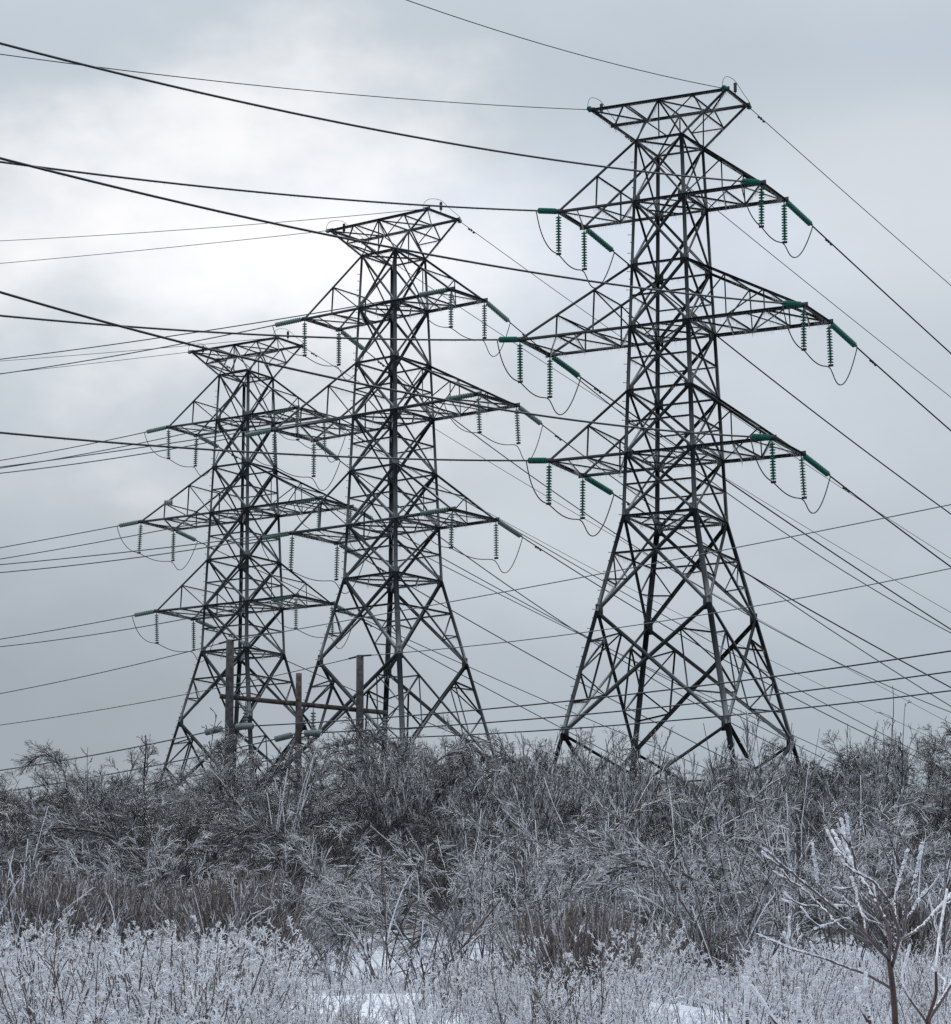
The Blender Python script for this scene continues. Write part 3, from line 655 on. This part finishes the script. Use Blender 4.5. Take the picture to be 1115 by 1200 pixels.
def shrub1(name, parts):
    """a small plant as one mesh: parts = [(P, r0, r1, sides, blob, material)]"""
    me = tmesh(name, [p[:5] for p in parts]); n = [p[0].shape[0]*(p[0].shape[1]-1)*p[3] for p in parts]; ms = []
    for p in parts:
        if p[5] not in ms: ms.append(p[5])
    o = obj(name, me, None); o.location = (0, 0, -500)
    for m in ms: me.materials.append(m)
    me.polygons.foreach_set('material_index', np.concatenate([np.full(k, ms.index(p[5])) for k, p in zip(n, parts)]).astype(np.int32)); me.update()
    return o
def p_tangle(seed, h=2.5):
    g = np.random.RandomState(seed); s = fan(9, .62, g, h*1.1, 8, .10, .10, .35); b = child(s, 13, .18, .98, .75, h*.42, 6, .12, .13, g)
    c = child(b, 7, .15, 1, .75, h*.19, 5, .10, .16, g); d = child(c, 5, .1, 1, .8, h*.085, 4, .0, .3, g)
    return shrub('tangled_shrub', [(s, .024, .010, 4), (b, .012, .0065, 3)], [(c, .0074, .0056, 3), (d, .006, .005, 3)], M['bark'], M['twig_dark' if seed % 2 else 'twig'])
def p_droop(seed, h=2.5):
    g = np.random.RandomState(seed); s = fan(11, .45, g, h*1.25, 10, .34, .09, .3); b = child(s, 13, .3, .98, .6, h*.38, 6, .40, .12, g)
    c = child(b, 7, .15, 1, .7, h*.17, 5, .45, .2, g); d = child(c, 4, .1, 1, .8, h*.075, 4, .1, .3, g)
    return shrub('drooping_shrub', [(s, .022, .009, 4), (b, .011, .006, 3)], [(c, .0078, .006, 3), (d, .0064, .0052, 3)], M['bark'], M['twig'])
def p_sucker(seed, h=2.5):
    g = np.random.RandomState(seed); s = fan(15, .2, g, h, 8, .02, .035, .35, .3); b = child(s, 9, .3, .97, .42, h*.28, 5, .0, .05, g, .25)
    c = child(b, 5, .2, 1, .5, h*.09, 4, .0, .14, g, .2)
    return shrub('upright_shrub', [(s, .013, .006, 3)], [(b, .0080, .0062, 3, .2), (c, .0062, .005, 3)], M['bark'], M['twig_pale'])
def p_broom(seed, h=1.15):
    g = np.random.RandomState(seed); s = fan(330, .50, g, h*1.05, 7, -.28, .06, .38, .22); b = child(s, 7, .25, .97, .5, h*.24, 4, 0, .16, g, .2)
    return shrub1('broom_bush', [(s, .0068, .0048, 3, .15, M['twig_brown']), (b, .0046, .0038, 3, .2, M['twig_brown'])])
def p_arch(seed, h=1.5):
    g = np.random.RandomState(seed); s = fan(13, .5, g, h*1.7, 12, .42, .06, .25); b = child(s, 9, .3, .98, .5, h*.36, 7, .26, .13, g)
    c = child(b, 11, .1, 1, .6, h*.15, 5, .3, .22, g)
    return shrub('arching_shrub', [(s, .012, .0065, 4)], [(b, .0050, .0038, 3, .2), (c, .0034, .0028, 3)], M['bark'], M['twig_pale'])
def p_spray(seed, h=1.5):
    g = np.random.RandomState(seed); s = fan(7, .42, g, h, 9, .03, .06, .15); b = child(s, 4, .15, .9, .5, h*.55, 9, .0, .06, g, .3)
    c = child(b, 5, .3, .97, .6, h*.13, 5, 0, .14, g, .2)
    return shrub('spreading_shrub', [(s, .010, .006, 4)], [(b, .0062, .0052, 4, .25), (c, .0042, .0036, 3, .2)], M['redbark'], M['twig_pale'])
def p_whip(seed, h=1.9):
    g = np.random.RandomState(seed); s = fan(15, .62, g, h*.9, 10, .06, .05, .15, .35); b = child(s, 5, .3, .97, .4, h*.16, 5, .0, .08, g, .2)
    return shrub('whip_shrub', [(s[:4], .010, .006, 4)], [(s[4:], .0078, .0062, 4, .2), (b, .0052, .0044, 3, .2)], M['bark'], M['twig_pale'])
def p_weed(seed, h=.62):
    g = np.random.RandomState(seed); s = fan(22, .34, g, h, 6, .14, .07, .26, .4); b = child(s, 10, .35, 1, .7, h*.22, 5, .3, .2, g)
    c = child(b, 9, .1, 1, .9, h*.05, 3, .2, .35, g, 0, .2)
    return shrub1('frosted_weed', [(s, .0042, .0035, 3, 0, M['stalk']), (b, .0034, .003, 3, .3, M['rime']), (c, .003, .0026, 3, 0, M['rime'])])
def p_stalk(seed, h=.75):
    g = np.random.RandomState(seed); s = fan(9, .28, g, h, 6, .03, .07, .2, .35); b = child(s, 6, .3, .95, .55, h*.3, 4, .0, .1, g, .15)
    c = child(b, 5, .3, 1, .7, h*.07, 3, 0, .2, g)
    return shrub1('dry_weed', [(s, .005, .0038, 3, 0, M['stalk']), (b, .0038, .003, 3, 0, M['stalk']), (c, .0035, .003, 3, .2, M['rime'])])
PR = {'tangle': [p_tangle(i, 2.5) for i in (1, 2, 3, 4)], 'droop': [p_droop(i) for i in (11, 12, 13)], 'sucker': [p_sucker(i) for i in (21, 22, 23)],
      'broom': [p_broom(i) for i in (31, 32)], 'arch': [p_arch(i) for i in (41, 42, 43)], 'spray': [p_spray(i) for i in (51, 52, 53)],
      'whip': [p_whip(i) for i in (81, 82)], 'weed': [p_weed(i) for i in (61, 62, 63)], 'stalk': [p_stalk(i) for i in (71, 72, 73)]}
def top_of(o):
    zs = []
    for q in ([o] if o.type == 'MESH' else list(o.children)):
        a = np.empty(len(q.data.vertices)*3, np.float32); q.data.vertices.foreach_get('co', a); zs.append(a[2::3])
    return float(np.percentile(np.concatenate(zs), 99.6))
TOP = {k: [top_of(o) for o in l] for k, l in PR.items()}
gv = np.random.RandomState(77)
def put(kind, x, y, s, label, cat, group=None, i=None, sz=None, dz=0.0, rot=None):
    pr = PR[kind][gv.randint(len(PR[kind])) if i is None else i]; o = inst(pr)
    o.location = (x, y, float(hill(x, y))+dz); o.rotation_euler = (gv.uniform(-.06,.06), gv.uniform(-.06,.06), gv.uniform(0, 6.28) if rot is None else rot)
    o.scale = (s, s, s*(sz or gv.uniform(.9, 1.1))); tag(o, label, cat, group); return o
def at(u, y): return (u-557.5)/3619*y       # where a plant that far off has to stand to be in the photo's column u
# thicket on the bank: rows from the crest down
sky_u = [0,30,60,100,160,200,260,350,430,500,560,600,640,700,760,800,850,900,960,1000,1040,1080,1115]
sky_v = [925,900,906,906,890,890,884,886,884,880,884,884,886,872,886,908,902,903,905,892,872,886,892]
n_th = 0
for (d, step, top, kinds) in ((80, 2.0, -12, ('tangle','tangle','droop')), (73, 1.9, -16, ('tangle','droop','tangle')), (66, 1.8, 2, ('tangle','droop','sucker')),
                              (60, 1.7, 26, ('tangle','tangle','droop')), (55, 1.6, 62, ('tangle','sucker','tangle')), (50.5, 1.5, 88, ('tangle','droop','arch'))):
    hw = d*.154+5.5; x = -hw+gv.uniform(0, step)
    while x < hw:
        if 405 < 557.5+x/d*3619 < 570 and d < 59 or (d < 52 and abs(557.5+x/d*3619-15) < 60): x += step; continue      # dark hollows
        dd = d+gv.uniform(-1.8, 1.8); u = 557.5+x/dd*3619; v = float(np.interp(u, sky_u, sky_v))+top-9-6*math.sin(u*.027+.6)+gv.uniform(-4, 14)
        zt = dd*math.tan(PITCH+math.atan((600-v)/3619)); h = zt-float(hill(x, dd)); h = min(max(h*(gv.uniform(.88, 1.06) if d > 70 else gv.uniform(.7, 1.12)), .9), 3.6)
        kd = kinds[gv.randint(3)]; lab = {'tangle': 'dark twiggy shrub glazed with ice in the thick tangle on the bank', 'droop': 'grey shrub with twigs bent down by ice in the thicket on the bank',
            'sucker': 'shrub of straight upright ice-coated shoots in the thicket on the bank', 'arch': 'pale shrub of arching iced stems at the foot of the thicket'}[kd]
        ii = gv.randint(len(PR[kd])); s = h*1.06/TOP[kd][ii]; sxy = min(max(s, .8), 1.3)
        o = put(kd, x, dd, sxy, lab, 'shrub', {'tangle': 'twiggy shrubs of the thicket', 'droop': 'drooping shrubs of the thicket', 'sucker': 'upright shrubs of the thicket', 'arch': 'arching shrubs at the thicket foot'}[kd], i=ii, sz=s/sxy)
        n_th += 1; x += step*gv.uniform(.7, 1.25)
# single plants one can pick out
def single(kind, u, d, s, label, cat='shrub', i=0, sz=1.0, rot=0.0, group=None): return put(kind, at(u, d), d, s, label, cat, group, i, sz, 0, rot)
for (u, d, s, sz, i) in ((470,62,.85,.95,0),(610,58,.85,1.0,1),(665,60,.9,.95,2),(735,56,.9,1.0,0),(855,52,.9,1.05,1),(905,54,.9,1.0,2),(545,55,.75,1.0,1),(795,60,.8,.95,1),(1040,70,.85,1.0,0),(950,64,.75,.95,2)):
    single('sucker', u, d, s, 'tall shrub of straight iced shoots rising out of the thicket', i=i, sz=sz, rot=u*.1, group='tall upright shrubs of the thicket')
for (u, d, s, i, l) in (
    (678, 30.6, .86, 0, 'dense rounded brown broom-like bush standing alone in the snow right of centre'),
    (285, 34.6, .92, 1, 'broad grey-brown brush of fine upright stems left of the open snow patch'), (205, 36.2, .75, 0, 'low brown brush beside the broad one on the left'),
    (830, 34.5, .55, 1, 'small brown broom-like tuft right of the big rounded bush'),
    (45, 34.5, .85, 1, 'dark brown tuft of upright stems low at the left edge'), (120, 35.4, .8, 0, 'brown tuft of stems below the bent dark branches'),
    (1060, 35.5, .7, 0, 'brown brush near the right edge')):
    single('broom', u, d, s, l, i=i, rot=u*.37)
for n, (u, d, s, i, l) in enumerate(((435,35,.85,0,'pale arching shrub bowed over the snow left of centre'),(505,34.5,.85,1,'pale shrub arching over the snow in the centre'),(575,34,.8,2,'arching iced shrub just left of the big brown bush'),
        (740,38,1.0,0,'long iced stems arching left above the brown bush'),(830,38.5,1.1,1,'wide arching iced shrub right of the brown bush'),(385,40,.85,2,'pale arching stems at the right end of the dark hollow'),(930,40,1.0,2,'tangled arching shrub behind the reddish sapling'),
        (1020,40,1.05,0,'pale arching shrub behind the sapling on the right'),(1100,36,.9,1,'arching shrub at the right edge'),(160,42,.9,2,'low arching shrub behind the brown tufts on the left'),(15,42,.95,0,'arching iced shrub at the left edge'),(660,40,1.0,2,'arching iced stems behind the brown bush'),(800,35,.75,0,'small arching shrub in the snow right of the brown bush'),(885,35.5,.85,1,'pale arching shrub just behind the trunk of the near sapling'),(985,34.5,.8,2,'low arching shrub right behind the near sapling'),(345,38,.75,0,'arching shrub right of the broad grey-brown brush'),(110,39,.8,1,'arching shrub behind the brown tuft at left'),(610,37.5,.9,0,'arching shrub above the left shoulder of the big brown bush'))):
    single('arch', u, d, s, l, i=i, rot=n*1.3)
for n, (u, d, s, i, l) in enumerate(((462,30,.95,0,'leaning reddish shrub with knobbly white twigs standing in the snow left of centre'),(535,31,.8,1,'sparse shrub with thick iced twigs in the middle of the snow'),(610,37,1.1,2,'thin spreading shrub behind the brown bush'),
        (850,34,1.15,1,'spreading shrub of thick iced shoots right of the brown bush'),(765,35,.9,0,'thin iced shrub between the brown bushes'),(945,36,1.2,2,'tall spreading iced shrub left of the sapling'),(1085,33,1.05,0,'iced spreading shrub near the right edge'),
        (240,30,.8,1,'sparse iced shrub standing before the grey-brown brush'),(30,33,.85,2,'sparse upright iced shrub at the left edge'),(905,29,.7,0,'small iced shrub in the snow right of centre'),(130,31,.7,0,'thin iced shrub among the white weeds at left'),(395,28,.5,1,'tiny iced shrub on the open snow'))):
    single('spray', u, d, s, l, i=i, rot=n*.9)
for n, (u, d, s, i, l) in enumerate(((745,37,1.0,0,'fan of long straight iced whips rising right of the brown bushes'),(800,38.5,1.05,1,'second fan of long icy whips in the centre right'),(880,38,1.1,0,'tall icy whips left of the near sapling'),
        (920,41,1.2,1,'tallest bundle of icy whips behind the near sapling'),(1080,38,1.1,0,'long icy whips near the right edge'),(640,41,1.0,1,'slender icy whips above the big brown bush'),(270,38,.75,0,'short icy whips poking out of the grey-brown brush'),
        (15,38,.9,1,'icy whips at the left edge'),(1010,45,1.1,1,'icy whips behind the right side of the sapling'),(540,44,1.0,0,'slender icy whips standing before the dark hollow'),(705,47,1.2,0,'tall thin icy whips left of the fans'),(330,56,1.2,1,'tall icy whips high in the left part of the thicket'))):
    single('whip', u, d, s, l, i=i, rot=n*1.7)
# weeds in the snow
def place_weeds(n, lo, hi, kd, s0, s1, keep, lab, grp):
    k = 0; tr = 0
    while k < n and tr < 9000:
        tr += 1; d0 = gv.uniform(lo, hi); u0 = gv.uniform(-90, 1205)
        if gv.rand() > keep(u0, d0): continue
        sc = gv.uniform(s0, s1)*(1 if u0 < 300 else .85)
        for q in range(gv.randint(1, 6)):          # weeds stand in loose patches
            d = min(max(d0+gv.normal(0, .55), lo), hi); x = at(u0, d0)+gv.normal(0, .3)
            put(kd, x, d, sc*gv.uniform(.7, 1.15), lab, 'weed', grp); k += 1
def dens(u, d):
    v = 0.5
    if u < 320: v = 1.0
    elif u > 560: v = .8
    if math.sin(u*.019+1.1)*math.sin(d*.8+u*.011) < -.15: v *= .2
    if 300 < u < 455: v = .04 if d > 19 else .22
    if 440 <= u < 560 and d > 27: v = .45
    if 585 < u < 770 and d > 20: v = .0 if d > 24 else .25
    return v
place_weeds(205, 16.5, 33, 'weed', .4, 1.0, dens, 'weed clump covered in white rime standing in the snow', 'white rimed weed clumps')
place_weeds(85, 16.5, 33, 'stalk', .45, 1.0, lambda u, d: .1 if (300 < u < 450 or 600 < u < 760 and d > 22) else .8, 'thin brown weed stalks tipped with rime in the snow', 'brown weed stalks')
place_weeds(26, 34, 40, 'weed', .5, .9, lambda u, d: .9 if not (300 < u < 560) else .3, 'rimed weed clump at the foot of the thicket', 'rimed weeds along the thicket foot')
# fine frosted grass: nobody could count it
g = np.random.RandomState(5); n = 13000; d = 15+25*g.rand(n)**.95; u = g.uniform(-120, 1235, n)
kp = np.array([g.rand()*(1.0 if math.sin(a*.019+1.1)*math.sin(b*.8+a*.011) > -.15 else 3.0) < (.04 if (295 < a < 450 and b > 18 or 600 < a < 750 and b > 26) else .35 if 400 < a < 560 else .9) for a, b in zip(u, d)]); d = d[kp]; u = u[kp]; x = (u-557.5)/3619*d; z = hill(x, d)-.03
dr = np.stack([g.normal(0,.35,len(x)), g.normal(0,.35,len(x)), np.ones(len(x))], 1); Pg = grow(np.stack([x, d, z], 1), dr, g.uniform(.08,.26,len(x)), 4, .3, .12, g)
Pg2 = child(Pg, 2, .4, 1, .6, .10, 3, .2, .15, g)
obj('frosted_grass', tmesh('frosted_grass', [(Pg, .003, .0025, 3), (Pg2, .003, .0025, 3)]), M['rime'], None, label='fine frosted grass standing through the snow in the foreground', cat='grass', kind='stuff')
# dark undergrowth inside the thicket
n = 32000; d = 43+38*g.rand(n); x = g.uniform(-1, 1, n)*(d*.154+5.5); z = hill(x, d)-.05
dr = np.stack([g.normal(0,.8,n), g.normal(0,.8,n), np.ones(n)*.8], 1); Pu = grow(np.stack([x, d, z], 1), dr, g.uniform(.4,1.3,n), 5, .15, .2, g); Pu2 = child(Pu, 3, .2, 1, .7, .3, 3, .0, .2, g)
obj('undergrowth', tmesh('undergrowth', [(Pu, .007, .005, 3), (Pu2, .006, .005, 3)]), M['bark'], None, label='dark leafless undergrowth filling the thicket on the bank', cat='undergrowth', kind='stuff')

# long dark branches bent over to the left in the thicket
g = np.random.RandomState(8)
def bent(name, base, path, label, r0=.035, tw='twig'):
    """path: offsets from the base"""
    P = np.array(path, float); t = np.linspace(0, 1, len(P)); tt = np.linspace(0, 1, 22)
    main = np.stack([np.interp(tt, t, P[:, k]) for k in range(3)], 1)
    for _ in range(3): main[1:-1] = main[1:-1]*.5+(main[:-2]+main[2:])*.25
    main += np.cumsum(g.randn(22, 3)*.008, 0)
    b = child(main[None], 26, .3, .98, .5, .75, 8, .22, .07, g); c = child(b, 7, .2, 1, .6, .32, 5, .5, .1, g); d_ = child(c, 3, .2, 1, .6, .12, 3, .3, .1, g)
    r = empty(name, (base[0], base[1], float(hill(*base)))); tag(r, label, 'sapling')
    obj('trunk', tmesh('trunk', [(main[None], r0, r0*.3, 7)]), M['bark'], r)
    obj('branches', tmesh('branches', [(b, .010, .005, 4)]), M['bark'], r); obj('twigs', tmesh('twigs', [(c, .0046, .0038, 3), (d_, .0038, .0032, 3)]), M[tw], r)
bx = at(222, 42.5); bent('bent_sapling', (bx, 42.5), [(0,0,.0),(-.2,0,.6),(-.75,-.1,1.05),(-1.35,-.1,1.35),(-1.9,0,1.4),(-2.3,.1,1.2)], 'long dark sapling bowed over to the left under ice at mid left', .045)
bx = at(205, 43.2); bent('bent_sapling', (bx, 43.2), [(0,0,0),(-.1,0,.8),(-.45,0,1.35),(-1.0,0,1.65),(-1.6,0,1.72),(-2.0,0,1.6)], 'dark sapling arching left just above the long bowed one', .036)
bx = at(395, 44); bent('bent_sapling', (bx, 44.), [(0,0,0),(-.15,0,.7),(-.5,0,1.2),(-1.0,0,1.4),(-1.5,0,1.45)], 'dark bowed stem right of the two long ones', .03)
bx = at(80, 70); bent('bent_sapling', (bx, 70.), [(0,0,0),(-.05,0,1.1),(-.2,0,1.75),(-.6,0,2.05),(-1.0,0,1.8)], 'sapling bent over on the skyline at the far left', .025)
bx = at(560, 41); bent('bent_sapling', (bx-.4, 41.), [(0,0,0),(-.1,0,.6),(-.5,0,1.0),(-1.1,0,1.0),(-1.5,0,.65)], 'pale sapling bowed to the left over the snow in the centre', .018, 'twig_pale')
bx = at(625, 35.5); bent('bent_sapling', (bx, 35.5), [(0,0,0),(-.05,0,.45),(-.25,0,.8),(-.65,0,.95),(-1.1,0,.85),(-1.35,0,.6)], 'pale iced sapling arching left beside the big brown bush', .014, 'twig_pale')
bx = at(885, 36.5); bent('bent_sapling', (bx, 36.5), [(0,0,0),(-.15,0,.5),(-.5,0,.95),(-1.0,0,1.2),(-1.5,0,1.25),(-1.8,0,1.15)], 'long pale iced sapling arching left in the centre right', .016, 'twig_pale')
bx = at(775, 38); bent('bent_sapling', (bx, 38.), [(0,0,0),(0,0,.6),(-.15,0,1.05),(-.5,0,1.3),(-.95,0,1.3),(-1.25,0,1.1)], 'iced sapling arching left above the brown bushes', .016, 'twig_pale')
bx = at(495, 35); bent('bent_sapling', (bx, 35.), [(0,0,0),(-.05,0,.4),(-.3,0,.7),(-.7,0,.8),(-1.0,0,.62),(-1.2,0,.35)], 'low pale sapling arched right over onto the snow left of centre', .013, 'twig_pale')
bx = at(1000, 40); bent('bent_sapling', (bx, 40.), [(0,0,0),(.1,0,.7),(.45,0,1.2),(.9,0,1.35),(1.3,0,1.3)], 'iced sapling arching to the right behind the near sapling', .016, 'twig_pale')
# small upright dead sapling on the skyline
def upright(u, d, h, label, r0=.03, seed=3, nb=9):
    g = np.random.RandomState(seed); s = grow(Q([[0,0,-.1]]), Q([[.02,0,1]]), Q([h]), 12, -.0, .06, g); b = child(s, nb, .45, .97, .7, h*.16, 5, -.1, .2, g, .2, .3); c = child(b, 3, .3, 1, .8, h*.05, 4, 0, .2, g, .2)
    x = at(u, d); r = empty('sapling', (x, d, float(hill(x, d)))); tag(r, label, 'sapling')
    obj('trunk', tmesh('trunk', [(s, r0, r0*.35, 6)]), M['bark'], r); obj('branches', tmesh('branches', [(b, .014, .009, 4, .2), (c, .010, .009, 3)]), M['twig'], r)
upright(165, 71, 2.45, 'short dead sapling with stubby branches standing on the skyline at left', .035, 3)
upright(246, 74, 2.9, 'spindly sapling in front of the left leg of the far pylon', .025, 6, 12)
upright(103, 70, 2.3, 'thin bare stem sticking up on the left skyline', .016, 9, 3)
upright(1040, 70, 3.5, 'tallest iced stem on the rise at the right of the skyline', .022, 12, 7)
upright(1052, 69, 3.1, 'second iced stem close beside the tallest on the right rise', .018, 14, 6)
upright(1000, 66, 2.7, 'forked iced stem on the skyline left of the tallest one', .018, 15, 8)

# ---------------------------------------------------------------- near sapling with thick rime, lower right
ND = 7.0
def pt(a, b, off=0.0):      # measured in an enlargement of the photo, set at its true distance
    u = 715+a*.3588; v = 830+b*.3588; d = ND+off; return Q([(u-557.5)/3619*d, d, d*math.tan(PITCH-math.atan((v-600)/3619))])
def limb(pts, n):
    P = np.array(pts); t = np.linspace(0, 1, len(P)); tt = np.linspace(0, 1, n); out = np.stack([np.interp(tt, t, P[:, k]) for k in range(3)], 1)
    for _ in range(2): out[1:-1] = out[1:-1]*.5+(out[:-2]+out[2:])*.25
    return out
SAP = [ # (points (a,b,depth offset)), wood radius at base, ice start fraction, ice radius
 ([(895,830,0),(800,720,-.1),(660,600,-.22),(540,500,-.32),(485,455,-.38)], .0085, .45, .008),
 ([(905,925,0),(830,880,-.08),(700,830,-.2),(590,800,-.3),(470,748,-.4)], .007, .45, .010),
 ([(895,830,0),(900,730,.05),(860,640,.1),(800,540,.15),(765,450,.2),(755,355,.22)], .009, .5, .016),
 ([(800,540,.15),(785,470,.1),(775,420,.08),(770,360,.06)], .006, 0, .012),
 ([(800,540,.15),(750,470,.22),(720,400,.3)], .005, 0, .012),
 ([(905,850,0),(930,740,-.05),(900,640,-.12),(850,560,-.16),(770,520,-.2),(730,455,-.2)], .008, .4, .011),
 ([(925,770,0),(1000,720,.12),(1060,660,.2),(1110,600,.28)], .007, .25, .012),
 ([(930,740,0),(915,640,.1),(940,540,.14),(965,465,.15)], .006, .25, .013),
 ([(945,740,0),(960,640,-.1),(990,540,-.14),(1010,445,-.15)], .006, .25, .014),
 ([(950,700,.05),(985,650,.1),(1020,605,.12)], .006, .1, .013),
 ([(840,775,0),(740,720,.1),(650,620,.18),(580,570,.2),(520,530,.2)], .006, .4, .008),
 ([(740,720,.1),(680,650,.2),(620,640,.2),(550,620,.22)], .005, .2, .010),
 ([(672,605,-.2),(670,550,-.22),(675,480,-.25)], .004, 0, .013),
 ([(800,720,-.1),(760,690,-.2),(700,712,-.2),(650,722,-.22)], .004, .1, .009),
 ([(590,800,-.3),(570,770,-.3),(560,735,-.3)], .0035, 0, .011),
 ([(835,780,0),(790,640,.2),(775,560,.25)], .005, .3, .012),
 ([(905,720,.05),(830,700,.15),(800,660,.2),(720,650,.2)], .004, .3, .009),
]
root = empty('sapling', tuple(pt(905, 1400))); base_ = Q(root.location); tag(root, 'near reddish sapling with twigs thickly coated in white rime at lower right', 'sapling')
gr = float(hill(pt(905,1031)[0], ND))
tr_ = limb([Q([pt(910,1031)[0], ND, gr-.1]), Q([pt(908,1031)[0], ND, (gr+pt(908,1031)[2])/2]), pt(910,1031), pt(905,925), pt(895,830)], 20)
trunk = MB(); trunk.tube(tr_-base_, np.linspace(.0088, .0062, 20), 10); trunk.build('trunk', M['redbark'], root)
R = np.random.RandomState(3)
def rough_(n):
    a = R.randn(n)*.5; a = np.convolve(a, [.25,.5,.25], 'same'); return (1+.22*a+.10*np.sin(np.arange(n)*.9+R.rand()*6)+.08*R.randn(n)).clip(.55, 1.5)
for (pts, r, f0, ri) in SAP:
    P = limb([pt(a*1.0, b, o) for a, b, o in pts], 30)-base_; P[1:] += np.cumsum(R.randn(29, 3)*.0007, 0)
    mb = MB(); mb.tube(P, np.linspace(r*.5, r*.24, 30), 8); o = mb.build('branch', M['redbark'], root)
    for q in range(1):
        i_ = R.randint(8, 27); d_ = P[min(i_+1, 29)]-P[i_-1]; d_ /= np.linalg.norm(d_); d_ = d_*.9+R.randn(3)*.4+Q([0,0,.1]); d_ /= np.linalg.norm(d_); L_ = R.uniform(.025, .08)
        S_ = np.array([P[i_]+d_*L_*t_+Q([0,0,.02])*t_*t_ for t_ in np.linspace(0, 1, 12)]); S_[1:] += np.cumsum(R.randn(11, 3)*.0006, 0)
        tw = MB(); tw.tube(S_, np.linspace(.0024, .0013, 12), 6); to = tw.build('side_twig', M['redbark'], o)
        ti = MB(); ti.tube(S_+Q([0,0,.0016]), np.linspace(.0014, .0030, 12)*rough_(12), 6); ti_me = ti.build('twig_rime', M['thickice'], o)
        for p in ti_me.data.polygons: p.use_smooth = True
    k0 = int(f0*.6*29); P2 = P[k0:]; n2 = 90; t = np.linspace(0, 1, len(P2)); tt = np.linspace(0, 1, n2); P3_ = np.stack([np.interp(tt, t, P2[:, k]) for k in range(3)], 1)
    q = np.linspace(0, 1, n2); rr = (r*.28+(ri*.29-r*.28)*np.clip((q-(.0 if f0 < .1 else .12))*1.6, 0, 1))*rough_(n2); rr[-1] *= .3
    P3_ = P3_+np.stack([R.randn(n2)*.0012, R.randn(n2)*.0012, np.full(n2, .0016)], 1)
    ice = MB(); ice.tube(P3_, rr, 7); ic_o = ice.build('rime_coat', M['thickice'], o)
    for p in ic_o.data.polygons: p.use_smooth = True
    for p in o.data.polygons: p.use_smooth = True
# neighbouring thin near stems
def near_stems(name, lst, label, dd=6.6, ice_r=.010):
    global ND
    ND = dd; root = empty(name, tuple(pt(*lst[0][0][0][:2]))); b0 = Q(root.location); tag(root, label, 'sapling')
    for pts, r, f0 in lst:
        P = limb([pt(a, b, o) for a, b, o in pts], 30); P = P-b0
        mb = MB(); mb.tube(P, np.linspace(r*.7, r*.35, 30), 7); o = mb.build('stem', M['redbark'], root)
        k0 = int(f0*29); P2 = P[k0:]; n2 = 90; t = np.linspace(0, 1, len(P2)); tt = np.linspace(0, 1, n2); P3_ = np.stack([np.interp(tt, t, P2[:, k]) for k in range(3)], 1)
        rr = np.interp(np.linspace(0,1,n2), [0,.2,1], [r*.6, ice_r*.7, ice_r])*rough_(n2)*.36; rr[-1] *= .3
        ice = MB(); ice.tube(P3_+Q([0,0,.003]), rr, 7); ic_o = ice.build('rime_coat', M['thickice'], o)
        for p in ic_o.data.polygons: p.use_smooth = True
near_stems('sapling', [([(1000,1500,0),(1008,1031,0),(1060,960,.05),(1115,870,.1),(1160,800,.1)], .009, .3), ([(1010,1031,0),(1045,940,0),(1045,850,0),(1060,750,.05),(1090,600,.1)], .006, .1),
    ([(1010,1031,0),(960,960,-.05),(930,900,-.05),(965,780,-.05)], .004, .2), ([(1060,960,.05),(1075,900,.1),(1030,860,.15)], .004, .2)], 'second near rimed stem at the bottom right corner, right of the reddish sapling')
near_stems('sapling', [([(425,1500,0),(432,1040,0),(430,960,0),(430,875,0)], .006, .25)], 'single thick white rimed shoot at the bottom edge right of centre', 5.6, .014)
near_stems('sapling', [([(598,1500,0),(600,1050,0),(600,980,0),(598,920,0)], .006, .25), ([(600,1100,0),(520,1031,0),(480,960,0),(445,915,0)], .004, .3)], 'white rimed shoots at the bottom edge left of the near sapling', 5.8, .013)
near_stems('sapling', [([(830,1500,0),(828,1031,0),(815,950,0),(818,870,0)], .006, .25), ([(820,1031,0),(800,990,0),(785,920,0)], .004, .2)], 'rimed shoots close beside the trunk of the near sapling', 6.0, .013)

for o in [o for o in C.objects if o.parent is None and o.location.z < -400]:      # patterns that were never set out
    for ch in list(o.children): bpy.data.objects.remove(ch)
    bpy.data.objects.remove(o)
